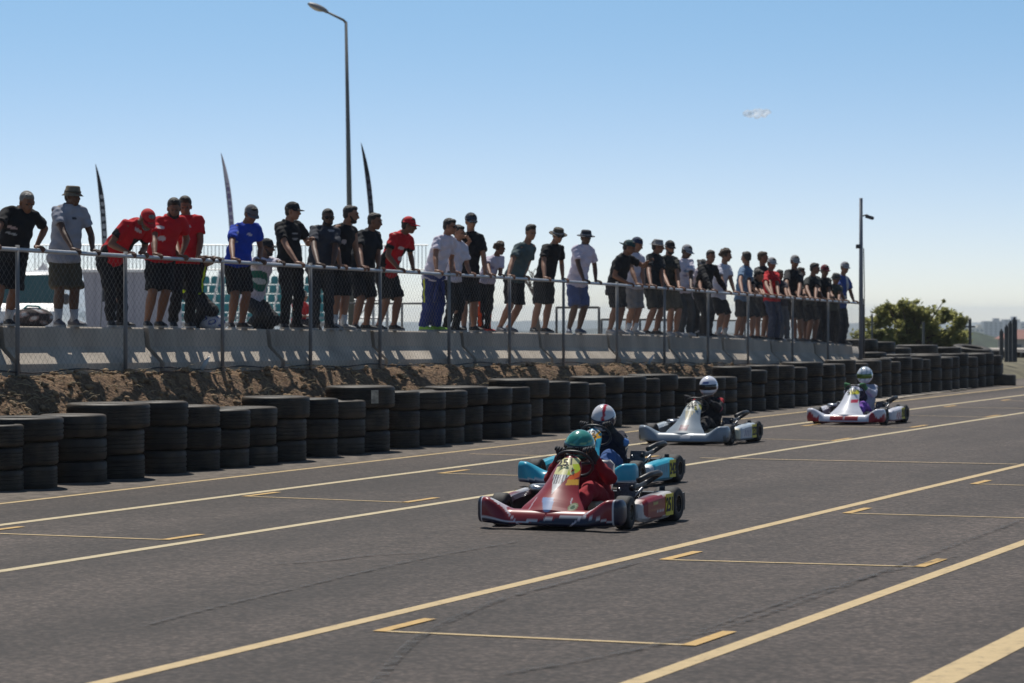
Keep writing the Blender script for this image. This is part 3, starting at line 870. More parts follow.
# small cloud
rc = random.Random(9); q = MB(); Y = 11000
pc = P(757, 113.5, Y)
for i in range(46):
    s_ = rc.uniform(-1, 1); q.ell(pc + Vector((s_ * 40, rc.uniform(-30, 30), rc.uniform(-12, 12) * (1 - abs(s_) * 0.5))), (rc.uniform(9, 16), 16, rc.uniform(7, 12)), nu=10, nv=7)
mcl = bpy.data.materials.new('cloud_vapour'); mcl.use_nodes = True; t = mcl.node_tree
pb = t.nodes['Principled BSDF']; pb.inputs['Base Color'].default_value = (0.9, 0.9, 0.9, 1); pb.inputs['Roughness'].default_value = 1
tl = t.nodes.new('ShaderNodeBsdfTranslucent'); tl.inputs[0].default_value = (0.95, 0.95, 0.95, 1); ad = t.nodes.new('ShaderNodeMixShader'); ad.inputs[0].default_value = 0.6
tp = t.nodes.new('ShaderNodeBsdfTransparent'); m2 = t.nodes.new('ShaderNodeMixShader')
cc = t.nodes.new('ShaderNodeTexCoord'); nn = t.nodes.new('ShaderNodeTexNoise'); nn.inputs['Scale'].default_value = 0.09; nn.inputs['Detail'].default_value = 6
mr_ = t.nodes.new('ShaderNodeMapRange'); mr_.inputs[1].default_value = 0.34; mr_.inputs[2].default_value = 0.56; mr_.inputs[3].default_value = 0.10; mr_.inputs[4].default_value = 0.42
t.links.new(cc.outputs['Object'], nn.inputs['Vector']); t.links.new(nn.outputs[0], mr_.inputs[0]); t.links.new(mr_.outputs[0], m2.inputs[0])
t.links.new(pb.outputs[0], ad.inputs[1]); t.links.new(tl.outputs[0], ad.inputs[2]); t.links.new(tp.outputs[0], m2.inputs[1]); t.links.new(ad.outputs[0], m2.inputs[2])
t.links.new(m2.outputs[0], t.nodes['Material Output'].inputs['Surface'])
c = link('cloud', remeshed(q, 3.0, 6, 'cloud'), mcl, fix=False)
struct(c)
# ================================================================== CONCRETE WALL
def conc_mat():
    m = bpy.data.materials.new('concrete'); m.use_nodes = True
    t = m.node_tree; L = t.links; b = t.nodes['Principled BSDF']
    c = t.nodes.new('ShaderNodeTexCoord')
    n = t.nodes.new('ShaderNodeTexNoise'); n.inputs['Scale'].default_value = 1.3; n.inputs['Detail'].default_value = 8; n.inputs['Roughness'].default_value = 0.7
    mp = t.nodes.new('ShaderNodeMapping'); mp.inputs['Scale'].default_value = (1, 1, 0.35)
    L.new(c.outputs['Object'], mp.inputs[0]); L.new(mp.outputs[0], n.inputs['Vector'])
    r = t.nodes.new('ShaderNodeValToRGB'); L.new(n.outputs[0], r.inputs[0]); e = r.color_ramp.elements
    e[0].position = 0.3; e[0].color = (0.33, 0.28, 0.225, 1); e[1].position = 0.65; e[1].color = (0.60, 0.52, 0.425, 1)
    L.new(r.outputs[0], b.inputs['Base Color']); b.inputs['Roughness'].default_value = 0.9
    n2 = t.nodes.new('ShaderNodeTexNoise'); n2.inputs['Scale'].default_value = 25; n2.inputs['Detail'].default_value = 5
    L.new(c.outputs['Object'], n2.inputs['Vector'])
    bp = t.nodes.new('ShaderNodeBump'); bp.inputs['Strength'].default_value = 0.4; bp.inputs['Distance'].default_value = 0.01
    L.new(n2.outputs[0], bp.inputs['Height']); L.new(bp.outputs[0], b.inputs['Normal'])
    return m
M_CONC = conc_mat()
UJ0, UJL = 28.5, 3.46
joints = [UJ0 - UJL + i * UJL for i in range(13)]
n_seg = 0
for i in range(12):
    u0, u1 = joints[i] + 0.06, joints[i + 1] - 0.06
    if i == 11: u1 = 66.4
    if u0 > 66: break
    um = (u0 + u1) / 2
    base = UV(um, V_WALL, wall_base(um) - 0.25)
    o = MB()
    def PR(u):
        zt = wall_top(u); zb = wall_base(u) - 0.25; H_ = zt - (zb + 0.25)
        return [(-0.13, zt - 0.02), (0.13, zt - 0.02), (0.155, zt - H_ * 0.42), (0.37, zt - H_ * 0.76), (0.37, zb), (-0.37, zb), (-0.37, zt - H_ * 0.76), (-0.155, zt - H_ * 0.42)]
    def prof(u):
        zt = wall_top(u); zb = wall_base(u) - 0.25; H_ = zt - (zb + 0.25)
        pr = [(-0.13, zt - 0.02), (-0.115, zt), (0.115, zt), (0.13, zt - 0.02), (0.155, zt - H_ * 0.42), (0.37, zt - H_ * 0.76), (0.37, zb), (-0.37, zb), (-0.37, zt - H_ * 0.76), (-0.155, zt - H_ * 0.42)]
        return [UV(u, V_WALL - a, z) - base for (a, z) in pr]
    o.loft([prof(u0), prof((u0 + u1) / 2), prof(u1)])
    fil = MB(); sc_ = lambda p: Vector((p.x * 1, p.y, p.z))
    def prof2(u):
        return [UV(u, V_WALL - a * 0.72, z - 0.03) - base for (a, z) in PR(u)]
    lab = '%s concrete barrier block of the wall under the spectators, counted from the near end' % ordinal(i + 1)
    ob = o.obj('concrete_barrier', M_CONC, smooth=False, bevel=0.008); ob.location = base
    tag(ob, lab, 'barrier', 'concrete barrier blocks under the spectators')
    if i < 10:
        fil.loft([prof2(u1 - 0.01), prof2(u1 + 0.08)]); fil.obj('joint_shade', mat('joint_shade_black', (0.02, 0.02, 0.02), 0.8), ob, smooth=False)  # near-black filler added to stand for the shade inside the open joint
m_cable = mat('black_hose', (0.02, 0.02, 0.022), 0.6)
# ================================================================== FENCE: posts, rail, chain link
fence = empty('wire_fence', UV(28, V_RAIL, 1.1), 'grey steel pipe fence with chain link that the spectators lean on', 'fence')
FB = fence.location.copy()
posts_x = [-82, 17.5, 125.5, 222.5, 310.5, 380, 449, 509.5, 563.5, 617, 664.5, 708, 748, 792.5, 828]
m_fp = mat('fence_steel', (0.20, 0.20, 0.20), 0.6, metal=0.2, nscale=7, namt=0.15)
for x in posts_x:
    u = u_of(x, V_RAIL); q = MB()
    q.tube([UV(u, V_RAIL, wall_base(u) - 0.3) - FB, UV(u, V_RAIL, rail_z(u) + 0.055) - FB], 0.026, n=10)
    q.obj('post', m_fp, fence)
ue = u_of(863.5, V_RAIL); q = MB()
q.tube([UV(ue, V_RAIL, 0.5) - FB, UV(ue, V_RAIL, rail_z(ue) + 0.12) - FB], 0.034, n=10); q.obj('post', m_gpole, fence)
ua = u_of(-82, V_RAIL); q = MB()
q.tube([UV(u, V_RAIL - 0.0, rail_z(u)) - FB for u in np.linspace(ua, ue, 40)], 0.026, n=10); q.obj('rail', mat('rail_steel', (0.52, 0.53, 0.55), 0.45, metal=0.4, nscale=5, namt=0.12), fence)
q = MB(); q.tube([UV(u, V_RAIL + 0.0, wall_base(u) + 0.06 + 0.02 * math.sin(u * 3)) - FB for u in np.linspace(ua, ue, 120)], 0.009, n=5); q.obj('tension_wire', m_cable, fence)
# chain link: two families of crossing wires
q = MB(); pitch = 0.105; dv = 0.004; r = 0.0013
u = ua - 1.6
def wire(p0, p1, side):
    t = (p1 - p0).normalized(); x = N; y = t.cross(N)
    V = []
    for p in (p0, p1):
        for a in (0, 2.094, 4.189): V.append(p + x * (math.cos(a) * r + side * dv) + y * math.sin(a) * r)
    q.add(V, [(0, 1, 4, 3), (1, 2, 5, 4), (2, 0, 3, 5)])
while u < ue:
    for sgn in (1, -1):
        zb_u = u if sgn > 0 else u + 1.5
        z0 = wall_base(u + .7) + 0.02; z1 = rail_z(u + .7) - 0.03; hgt = z1 - z0
        a = u if sgn > 0 else u + hgt * 1.0; b = a + sgn * hgt * 1.0
        a0, b0_, za, zb_ = a, b, z0, z1
        if max(a, b) < ua or min(a, b) > ue: continue
        # clip to the fence's run
        def cl_(uu): return max(ua, min(ue, uu))
        fa = (cl_(a) - a) / (b - a); fb = (cl_(b) - a) / (b - a)
        if abs(fb - fa) < 0.02: continue
        q.__class__
        wire(UV(cl_(a), V_RAIL + 0.03, z0 + (z1 - z0) * fa) - FB, UV(cl_(b), V_RAIL + 0.03, z0 + (z1 - z0) * fb) - FB, sgn)
    u += pitch
q.obj('chain_link', mat('link_wire', (0.14, 0.14, 0.14), 0.6, metal=0.2), fence, smooth=False)

# ================================================================== TYRES
m_rub = bpy.data.materials.new('tyre_rubber'); m_rub.use_nodes = True
_t = m_rub.node_tree; _b = _t.nodes['Principled BSDF']
_c = _t.nodes.new('ShaderNodeTexCoord'); _n = _t.nodes.new('ShaderNodeTexNoise'); _n.inputs['Scale'].default_value = 5; _n.inputs['Detail'].default_value = 7
_oi = _t.nodes.new('ShaderNodeObjectInfo'); _ad = _t.nodes.new('ShaderNodeVectorMath'); _ad.operation = 'ADD'
_t.links.new(_c.outputs['Object'], _ad.inputs[0]); _t.links.new(_oi.outputs['Location'], _ad.inputs[1]); _t.links.new(_ad.outputs[0], _n.inputs['Vector'])
_r = _t.nodes.new('ShaderNodeValToRGB'); _t.links.new(_n.outputs[0], _r.inputs[0]); e = _r.color_ramp.elements
e[0].position = 0.35; e[0].color = (0.014, 0.0115, 0.009, 1); e[1].position = 0.8; e[1].color = (0.070, 0.054, 0.038, 1)
_mx = _t.nodes.new('ShaderNodeVectorMath'); _mx.operation = 'SCALE'; _t.links.new(_r.outputs[0], _mx.inputs[0])
_m2 = _t.nodes.new('ShaderNodeMapRange'); _m2.inputs[3].default_value = 0.6; _m2.inputs[4].default_value = 1.5
_t.links.new(_oi.outputs['Random'], _m2.inputs[0]); _t.links.new(_m2.outputs[0], _mx.inputs['Scale']); _t.links.new(_mx.outputs[0], _b.inputs['Base Color'])
_b.inputs['Roughness'].default_value = 0.55; _b.inputs['Specular IOR Level'].default_value = 0.28
_bp = _t.nodes.new('ShaderNodeBump'); _bp.inputs['Strength'].default_value = 0.25; _bp.inputs['Distance'].default_value = 0.01
_n2 = _t.nodes.new('ShaderNodeTexNoise'); _n2.inputs['Scale'].default_value = 30; _t.links.new(_c.outputs['Object'], _n2.inputs['Vector']); _t.links.new(_n2.outputs[0], _bp.inputs['Height']); _t.links.new(_bp.outputs[0], _b.inputs['Normal'])

def tyre_mesh(R_, h, kind):
    ri = R_ * 0.56; pr = []
    pr += [(ri, -h * 0.36), (ri + 0.012, -h * 0.44), (R_ * 0.72, -h * 0.495), (R_ * 0.90, -h * 0.49), (R_ * 0.965, -h * 0.455)]
    gro = {0: (-0.24, -0.08, 0.08, 0.24), 1: (-0.27, -0.14, 0.0, 0.14, 0.27), 2: (-0.2, 0.0, 0.2), 3: (-0.1, 0.1)}[kind]
    pr.append((R_ * 0.992, -h * 0.40))
    for g_ in gro:
        w = 0.013 if kind != 2 else 0.02
        pr += [(R_, g_ * h - w * 0.6), (R_ - 0.010, g_ * h - w * 0.35), (R_ - 0.010, g_ * h + w * 0.35), (R_, g_ * h + w * 0.6)]
    pr.append((R_ * 0.992, h * 0.40))
    pr += [(R_ * 0.965, h * 0.455), (R_ * 0.90, h * 0.49), (R_ * 0.72, h * 0.495), (ri + 0.012, h * 0.44), (ri, h * 0.36), (ri + 0.03, h * 0.30), (R_ * 0.85, h * 0.2), (R_ * 0.87, 0), (R_ * 0.85, -h * 0.2), (ri + 0.03, -h * 0.30)]
    q = MB(); q.lathe(pr, (0, 0, 0), 'Z', 44)
    me = q.mesh('tyre'); fix_normals(me)
    me.polygons.foreach_set('use_smooth', [True] * len(me.polygons)); me.set_sharp_from_angle(angle=math.radians(40))
    me.materials.append(m_rub); return me
TM = {}
def tyre(p, R_, h, label, group, rotz=0, tilt=None):
    key = (round(R_, 2), round(h, 2))
    if key not in TM: TM[key] = tyre_mesh(R_, h, len(TM) % 4)
    o = bpy.data.objects.new('tyre', TM[key]); COL.objects.link(o); o.location = p
    o.rotation_euler = tilt or (0, 0, rotz)
    return tag(o, label, 'tyre', group)
# right edge px, top px, width of the top tyre in metres (0: as the rest)
stacks = [(21, 424, 0), (63, 416.5, .95), (105, 414, 0), (150, 402.5, .95), (187, 401, 0), (220, 405, 0), (247, 409, 0), (275, 406.5, 0), (309, 396, .88), (338.5, 398, 0),
          (364.5, 400, 0), (396.5, 385.5, .95), (420.5, 391, 0), (445, 391, 0), (467.5, 390, .86), (490, 386, .98), (510.7, 387, 0), (528, 386.5, 0), (550.6, 378.5, .98),
          (569, 381, 0), (587, 382, 0), (604.5, 383, 0), (625, 376, .92), (645, 376, 0), (661, 378, 0), (678.5, 374, .92), (695, 377, 0), (709.5, 377.5, 0), (723.5, 377, 0), (736.5, 376.5, 0)]
S_LIST = []
for (xr, yt, wide) in stacks:
    R_ = 0.355 + 0.03 * math.sin(xr * 1.7)
    u = u_of(xr, V_TYRE); s_ = FPX / UV(u, V_TYRE).y
    u = u_of(xr - (wide / 2 if wide else R_) * s_ * 0.96, V_TYRE); s_ = FPX / UV(u, V_TYRE).y
    ztop = HC - (yt - HY) / s_
    S_LIST.append((u, R_, ztop, wide))
u = S_LIST[-1][0]; uend = u_of(988, V_TYRE); k_ = 0
nrem = 24; du = (uend - u) / nrem
for i in range(1, nrem + 1):
    zt = 0.86 + 0.05 * math.sin(i * 2.3)
    S_LIST.append((u + du * i, 0.36 + 0.03 * math.sin(i * 1.9), zt, 0.9 if i in (2, 6, 11, 15, 18) else 0))
rt = random.Random(21)
near_words = {1: 'at the edge of the frame', 4: 'under the man in the bucket hat', 12: 'with the pale worn mark'}
for i, (u, R_, zt, wide) in enumerate(S_LIST):
    nt_ = 3; h = zt / nt_; jv = rt.uniform(-.03, .03)
    for k in range(nt_):
        top = (k == nt_ - 1)
        hh = round(h * 50) / 50
        Rk = (wide / 2 if (wide and top) else R_)
        if R_ < 0.345 and wide and not top: Rk = R_ + 0.02
        Rk = round(Rk * 50) / 50
        p = UV(u + rt.uniform(-.008, .008), V_TYRE + rt.uniform(-.012, .012) + jv + (0.05 if (wide and top) else 0), h * (k + 0.5))
        word = ('bottom', 'middle', 'top')[k]
        size = 'wide ' if (wide and top) else ''
        lab = '%s%s tyre of the %s front-row stack counted from the near end' % (size, word, ordinal(i + 1))
        o = tyre(p, Rk, hh, lab, 'stacked black tyres along the track', rt.random() * 6)
        o.scale = (1, 1, h / hh * 1.0)
# painted pale worn mark on one top tyre
u, R_, zt, wide = S_LIST[11]; h = zt / 3
q = MB(); R2 = round(0.475 * 50) / 50 + 0.004; an0 = math.atan2(-0.88, 0.46); rings = []
V = []; F = []
for j in range(6):
    a = an0 + (j - 2.5) * 0.045 - 0.0
    V += [(R2 * math.cos(a), R2 * math.sin(a), -h * 0.26), (R2 * math.cos(a), R2 * math.sin(a), h * 0.32)]
F = [(2 * j, 2 * j + 2, 2 * j + 3, 2 * j + 1) for j in range(5)]
top12 = [o for o in S.objects if o.get('label', '').startswith('wide top') and 'twelfth' in o['label']]
me = bpy.data.meshes.new('paint_mark'); me.from_pydata(V, [], F)
o = link('paint_mark', me, mat('worn_cream_paint', (0.42, 0.38, 0.30), 0.8, nscale=12, namt=0.5), top12[0], smooth=True, fix=False)
o.rotation_euler = (0, 0, -top12[0].rotation_euler.z)
# white label on a bottom tyre by the silver kart
u, R_, zt, wide = S_LIST[22]
b23 = [o for o in S.objects if o.get('label', '').startswith('bottom') and 'twenty-third' in o['label']][0]
q = MB(); a = math.atan2(-0.95, 0.25); rr_ = 0.375
q.box((rr_ * math.cos(a), rr_ * math.sin(a), -0.02), (0.12, 0.02, 0.06), Matrix.Rotation(a + math.pi / 2, 3, 'Z'))
o = q.obj('paper_sticker', mat('sticker_white', (0.6, 0.6, 0.58), 0.7), b23, smooth=False); o.rotation_euler = (0, 0, -b23.rotation_euler.z)
# last low tyre at the end of the row
tyre(UV(u_of(1000, V_TYRE - 0.3), V_TYRE - 0.3, 0.15), 0.42, 0.30, 'single low black tyre lying at the far end of the front row', 'stacked black tyres along the track')
tyre(UV(u_of(992, V_TYRE), V_TYRE + 0.1, 0.46), 0.40, 0.28, 'black tyre resting on the low tyre that ends the front row', 'stacked black tyres along the track')
# second row behind: large tyres beyond the end of the wall
back = [  # x centre, y top, tiers, R, v
    (858, 339, 3, 0.52, 19.5), (876, 341.5, 3, 0.52, 19.6), (893, 347.5, 2, 0.50, 19.6), (917, 344.6, 2, 0.60, 19.7), (941, 347, 2, 0.60, 19.8), (867, 352, 2, .5, 18.9), (899, 354, 2, .45, 18.4), (926, 353.5, 2, .45, 18.3)]
for i, (x, yt, n_, R_, v) in enumerate(back):
    u = u_of(x, v); Yd = UV(u, v).y; zt = HC - (yt - HY) / FPX * Yd
    gz = 0.35 if v > 19 else 0.2; h = (zt - gz) / n_
    hh = round(h * 50) / 50
    for k in range(n_):
        o = tyre(UV(u, v, gz + h * (k + 0.5)), R_, 0.3, '%s tyre of the %s stack in the raised back row' % (('lower', 'upper')[k] if n_ == 2 else ('bottom', 'middle', 'top')[k], ordinal(i + 1)), 'large tyres in the back row', k * 1.3)
        o.scale = (1, 1, h / 0.3)
x = 972; v = 19.9; u = u_of(x, v); Yd = UV(u, v).y
tyre(P(972, 351.5, Yd), 0.60, 0.3, 'big tyre lying tilted with a pale inner rim, past the leafy tree', 'large tyres in the back row', tilt=(0.13, 0.10, 0))
tyre(P(962, 357, Yd), 0.60, 0.3, 'big tyre under the tilted one with the pale rim', 'large tyres in the back row')
# far row across the track
for i in range(12):
    x = 960 + i * 7.2; Yd = 108 - i * 1.2
    for k in range(2):
        z0 = (0.0 if x > 0 else 0)
        tyre(Vector(((x - 512) / FPX * Yd, Yd, 0.18 + 0.28 * k)), 0.40, 0.28, '%s tyre of the %s far stack beyond the bend' % (('lower', 'upper')[k], ordinal(i + 1)), 'far tyres beyond the bend', i).scale = (1, 1, 1.0)
# litter
for (x, y, s_, c, lab) in ((204, 368, 0.05, (0.6, 0.62, 0.65), 'small clear plastic bottle caught at the foot of the wall'), (650, 366, 0.05, (0.55, 0.62, 0.6), 'small pale bottle dropped between the wall and the tyres')):
    u = u_of(x, 17.8); q = MB(); q.lathe([(0.001, -0.1), (0.03, -0.1), (0.033, 0.02), (0.015, 0.07), (0.013, 0.1), (0.001, 0.1)], (0, 0, 0.03), 'Z', 12)
    ob = q.obj('bottle', mat('pale_plastic', (0.5, 0.55, 0.58), 0.25)); ob.location = UV(u, 17.8, wall_base(u) + 0.10); ob.rotation_euler = (0.3, 0.5, 1); tag(ob, lab, 'bottle')
# ================================================================== PEOPLE
M_SKIN = {k: mat('skin_' + k, c, 0.6, nscale=12, namt=0.08) for k, c in (('light', (0.30, 0.145, 0.085)), ('tan', (0.20, 0.09, 0.05)), ('dark', (0.10, 0.048, 0.028)))}
M_CLOTH = attr_mat('cloth', 0.9, 0.55, 7, wear=0.10, sheen=0.0)
M_HAIR = {k: mat('hair_' + k, c, 0.6, nscale=40, namt=0.4, bump=0.8, bscale=60) for k, c in (('black', (0.02, 0.015, 0.012)), ('brown', (0.07, 0.04, 0.022)), ('grey', (0.18, 0.17, 0.16)), ('blond', (0.17, 0.105, 0.05)))}
M_SHOE = {}
def shoe_mat(c):
    k = tuple(c)
    if k not in M_SHOE: M_SHOE[k] = mat('shoe_%d' % len(M_SHOE), c, 0.7, nscale=8, namt=0.1)
    return M_SHOE[k]
M_LENS = mat('dark_lens', (0.01, 0.01, 0.012), 0.1)
M_EYE = mat('eye', (0.03, 0.02, 0.015), 0.3)

def ik(a, b, l1, l2, pole):
    d = b - a; L_ = d.length
    if L_ > (l1 + l2) * 0.998:
        k = L_ / ((l1 + l2) * 0.998); l1 *= k; l2 *= k
    t = d.normalized(); x = (l1 * l1 - l2 * l2 + L_ * L_) / (2 * L_)
    h = math.sqrt(max(l1 * l1 - x * x, 0)); p = pole - t * pole.dot(t)
    p = p.normalized() if p.length > 1e-5 else Vector((0, 0, 1))
    return a + t * x + p * h

def ering(c, x, y, a, b, n=18): return [c + x * (math.cos(t) * a) + y * (math.sin(t) * b) for t in [2 * math.pi * i / n for i in range(n)]]

def bez(a, m, b, t): return a * (1 - t) ** 2 + m * (2 * t * (1 - t)) + b * t ** 2

class Fig: pass
def skeleton(hip, neck, head, F, hands, feet, Hh, R=None, kneepole=None, elbowpole=None, footdir=None, legfit=None, tilt=0.0):
    """all points are world positions; F: facing; hands/feet: {'L':..,'R':..}"""
    f = Fig(); f.k = Hh / 1.75; k = f.k; f.F = F.normalized(); f.R = (R or Vector((F.y, -F.x, 0))).normalized()
    f.hip = hip; f.neck = neck; f.head = head
    t = (neck - hip).normalized(); f.front = t.cross(f.R).normalized() * -1
    if f.front.dot(f.F) < 0 and abs(f.front.dot(f.F)) > 0.05: f.front = -f.front
    bend = max(0, t.dot(f.F))
    f.mid = (hip + neck) / 2 - f.front * (0.02 + 0.10 * bend) * k
    sh = bez(hip, f.mid, neck, 0.90)
    f.sh = {'R': sh + f.R * 0.163 * k + Vector((0, 0, tilt)), 'L': sh - f.R * 0.163 * k - Vector((0, 0, tilt))}
    f.hj = {'R': hip + f.R * 0.09 * k - Vector((0, 0, 0.02)), 'L': hip - f.R * 0.09 * k - Vector((0, 0, 0.02))}
    f.hand = hands; f.foot = feet
    f.elb = {}; f.knee = {}; f.ank = {}
    for s_, sg in (('R', 1), ('L', -1)):
        ep = (elbowpole or {}).get(s_) or (-f.F * 0.7 + f.R * sg * 0.6 + Vector((0, 0, -0.2)))
        f.elb[s_] = ik(f.sh[s_], hands[s_], 0.30 * k, 0.26 * k, ep)
        f.ank[s_] = feet[s_] + Vector((0, 0, 0.085 * k))
        ll = min(1.0, (f.hj[s_] - f.ank[s_]).length * legfit / (0.86 * k)) if legfit else 1.0
        f.knee[s_] = ik(f.hj[s_], f.ank[s_], 0.44 * k * ll, 0.42 * k * ll, (kneepole or {}).get(s_) or f.F)
    f.fdir = footdir or {'R': (f.F + f.R * 0.25).normalized(), 'L': (f.F - f.R * 0.25).normalized()}
    return f

def torso_rings(f, stations, extra=0.0, t0=None):
    out = []
    for (t, a, b) in stations:
        c = bez(f.hip, f.mid, f.neck, t) if t >= 0 else f.hip + (f.hip - f.mid).normalized() * (-t) * (f.neck - f.hip).length
        e = 0.01
        tt = max(t, 0); tan = (bez(f.hip, f.mid, f.neck, min(tt + e, 1.0)) - bez(f.hip, f.mid, f.neck, tt - e)).normalized()
        y = tan.cross(f.R).normalized()
        out.append(ering(c, f.R, y, (a + extra) * f.k, (b + extra) * f.k))
    return out
ST_BODY = [(-0.12, .10, .08), (-0.05, .15, .11), (0.06, .165, .12), (.25, .15, .105), (.45, .145, .10), (.68, .165, .115), (.82, .150, .098), (.93, .10, .075), (1.0, .055, .055)]

def head_basis(fwd_h, pitch, roll=0.0):
    """returns matrix: columns right, forward, up"""
    Fh = fwd_h.normalized(); Rh = Vector((Fh.y, -Fh.x, 0))
    q = Matrix.Rotation(pitch, 3, Rh); fw = q @ Fh; up = Rh.cross(fw)
    if roll:
        q2 = Matrix.Rotation(roll, 3, fw); Rh = q2 @ Rh; up = q2 @ up
    return Matrix((Rh, fw, up)).transposed()

def build_head(f, HB, base_neck):
    k = f.k; c = f.head; q = MB()
    def W_(x, y, z): return c + HB @ (Vector((x, y, z)) * k)
    q.ell(W_(0, -0.012, 0.035), (0.077 * k, 0.096 * k, 0.088 * k), HB)
    q.ell(W_(0, 0.02, -0.02), (0.064 * k, 0.078 * k, 0.085 * k), HB)
    q.ell(W_(0, 0.05, -0.072), (0.040 * k, 0.040 * k, 0.034 * k), HB)       # chin and jaw
    q.cap2(W_(0, 0.088, 0.022), W_(0, 0.112, -0.018), 0.010 * k, 0.017 * k)    # nose
    for sx in (-1, 1):
        q.ell(W_(sx * 0.079, 0.0, 0.0), (0.012 * k, 0.02 * k, 0.032 * k), HB, nu=10, nv=8)
    q.ell(W_(0, 0.09, 0.040), (0.045 * k, 0.014 * k, 0.011 * k), HB, nu=10, nv=8)   # brow
    q.ell(W_(0, 0.088, -0.048), (0.026 * k, 0.014 * k, 0.012 * k), HB, nu=10, nv=8)  # lips
    q.cap2(W_(0, -0.02, -0.03), base_neck, 0.054 * k, 0.062 * k)
    return q

def hand_geo(q, wrist, dirv, curl, side, k, thumb=1, spread=0.0):
    """palm + 4 fingers + thumb. dirv: wrist->knuckles; curl: direction fingers bend to; side: across the palm towards the thumb"""
    dirv = dirv.normalized(); curl = (curl - dirv * curl.dot(dirv)).normalized(); side = dirv.cross(curl) * (1 if dirv.cross(curl).dot(side) > 0 else -1)
    L_ = 0.085 * k
    rings = []
    for (t, w, th) in ((-0.25, .024, .022), (0.0, .028, .02), (0.4, .040, .017), (1.0, .043, .014)):
        rings.append(ering(wrist + dirv * L_ * t, side, curl, w * k, th * k, 12))
    q.loft(rings)
    for i, (off, ln) in enumerate(((0.031, .070), (0.011, .080), (-0.010, .074), (-0.030, .058))):
        b = wrist + dirv * L_ * 0.95 + side * off * k; l = ln * k
        p1 = b + (dirv * 0.85 + curl * 0.5 + side * spread * (1.5 - i)) .normalized() * l * 0.42
        p2 = p1 + (dirv * 0.1 + curl * 1.0).normalized() * l * 0.33
        p3 = p2 + (dirv * -0.7 + curl * 0.75).normalized() * l * 0.27
        q.tube([b - dirv * 0.01, p1, p2, p3], [0.0105 * k, 0.010 * k, 0.009 * k, 0.006 * k], n=6)
    b = wrist + dirv * L_ * 0.3 + side * 0.032 * k
    p1 = b + (dirv * 0.6 + side * 0.7 + curl * 0.5).normalized() * 0.036 * k; p2 = p1 + (dirv * 0.6 + curl * 0.9 - side * 0.1).normalized() * 0.032 * k
    q.tube([b, p1, p2], [0.014 * k, 0.012 * k, 0.008 * k], n=6)

def make_body(f, skin, HB, parent_empty=None, name='person', curl=None, handdir=None, gloves=None, feet_bare=False):
    k = f.k; q = MB()
    q.loft(torso_rings(f, ST_BODY))
    for s_ in 'RL':
        q.cap2(f.sh[s_] - (f.sh[s_] - f.neck) * 0.3, f.sh[s_], 0.05 * k, 0.056 * k)
        q.cap2(f.sh[s_], f.elb[s_], 0.052 * k, 0.041 * k)
        m = f.elb[s_].lerp(f.hand[s_], 0.28); q.cap2(f.elb[s_], m, 0.040 * k, 0.043 * k); q.cap2(m, f.hand[s_], 0.043 * k, 0.027 * k)
        q.cap2(f.hj[s_], f.knee[s_], 0.092 * k, 0.063 * k)
        fwd = f.fdir[s_]
        m = f.knee[s_].lerp(f.ank[s_], 0.32) - fwd * 0.014 * k; q.cap2(f.knee[s_], m, 0.059 * k, 0.066 * k); q.cap2(m, f.ank[s_], 0.066 * k, 0.038 * k)
        q.cap2(f.ank[s_] - fwd * 0.03 * k, f.ank[s_] + fwd * 0.12 * k - Vector((0, 0, 0.05 * k)), 0.038 * k, 0.026 * k)
    bm_ = remeshed(q, 0.016, 3)
    hm = remeshed(build_head(f, HB, f.neck - (f.neck - f.mid).normalized() * 0.02), 0.0075 * max(k, .8), 1)
    q = MB()
    for s_, sg in (('R', 1), ('L', -1)):
        wr = f.hand[s_]; d_ = (handdir or {}).get(s_) or ((f.hand[s_] - f.elb[s_]).normalized() + f.F * 0.8).normalized()
        cu = (curl or {}).get(s_) or Vector((0, 0, -1)) * 1.0 + f.F * 0.0
        hand_geo(q, wr, d_, cu, -f.R * sg, k)
    hand = q.mesh('h')
    j1 = join_meshes(bm_, hm, 'a'); j2 = join_meshes(j1, hand, name)
    for x in (bm_, hm, hand, j1): bpy.data.meshes.remove(x)
    o = link(name, j2, M_SKIN[skin], None, fix=False)
    return o

def cloth(f, mb, colfn, name, parent, voxel=0.015, smooth=2, material=None):
    me = remeshed(mb, voxel, smooth, name)
    n = len(me.vertices); co = np.empty(n * 3, 'f'); me.vertices.foreach_get('co', co); co = co.reshape(-1, 3)
    no = np.empty(n * 3, 'f'); me.vertices.foreach_get('normal', no); no = no.reshape(-1, 3)
    # folds
    ph = f.hip.x * 7
    w = (np.sin(co[:, 2] * 38 + co[:, 0] * 21 + ph + 2 * np.sin(co[:, 1] * 17 + co[:, 0] * 9)) + 0.6 * np.sin(co[:, 2] * 61 - co[:, 0] * 44 + co[:, 1] * 30 + ph)) * 0.0050 + np.sin(co[:, 2] * 19 - co[:, 0] * 13 + co[:, 1] * 11 + ph * 3) * 0.006
    co += no * w[:, None]; me.vertices.foreach_set('co', co.ravel().astype('f')); me.update()
    if callable(colfn): paint(me, colfn)
    else: paint(me, lambda c: np.tile(np.array(colfn, 'f'), (len(c), 1)))
    return link(name, me, material or M_CLOTH, parent, fix=False)

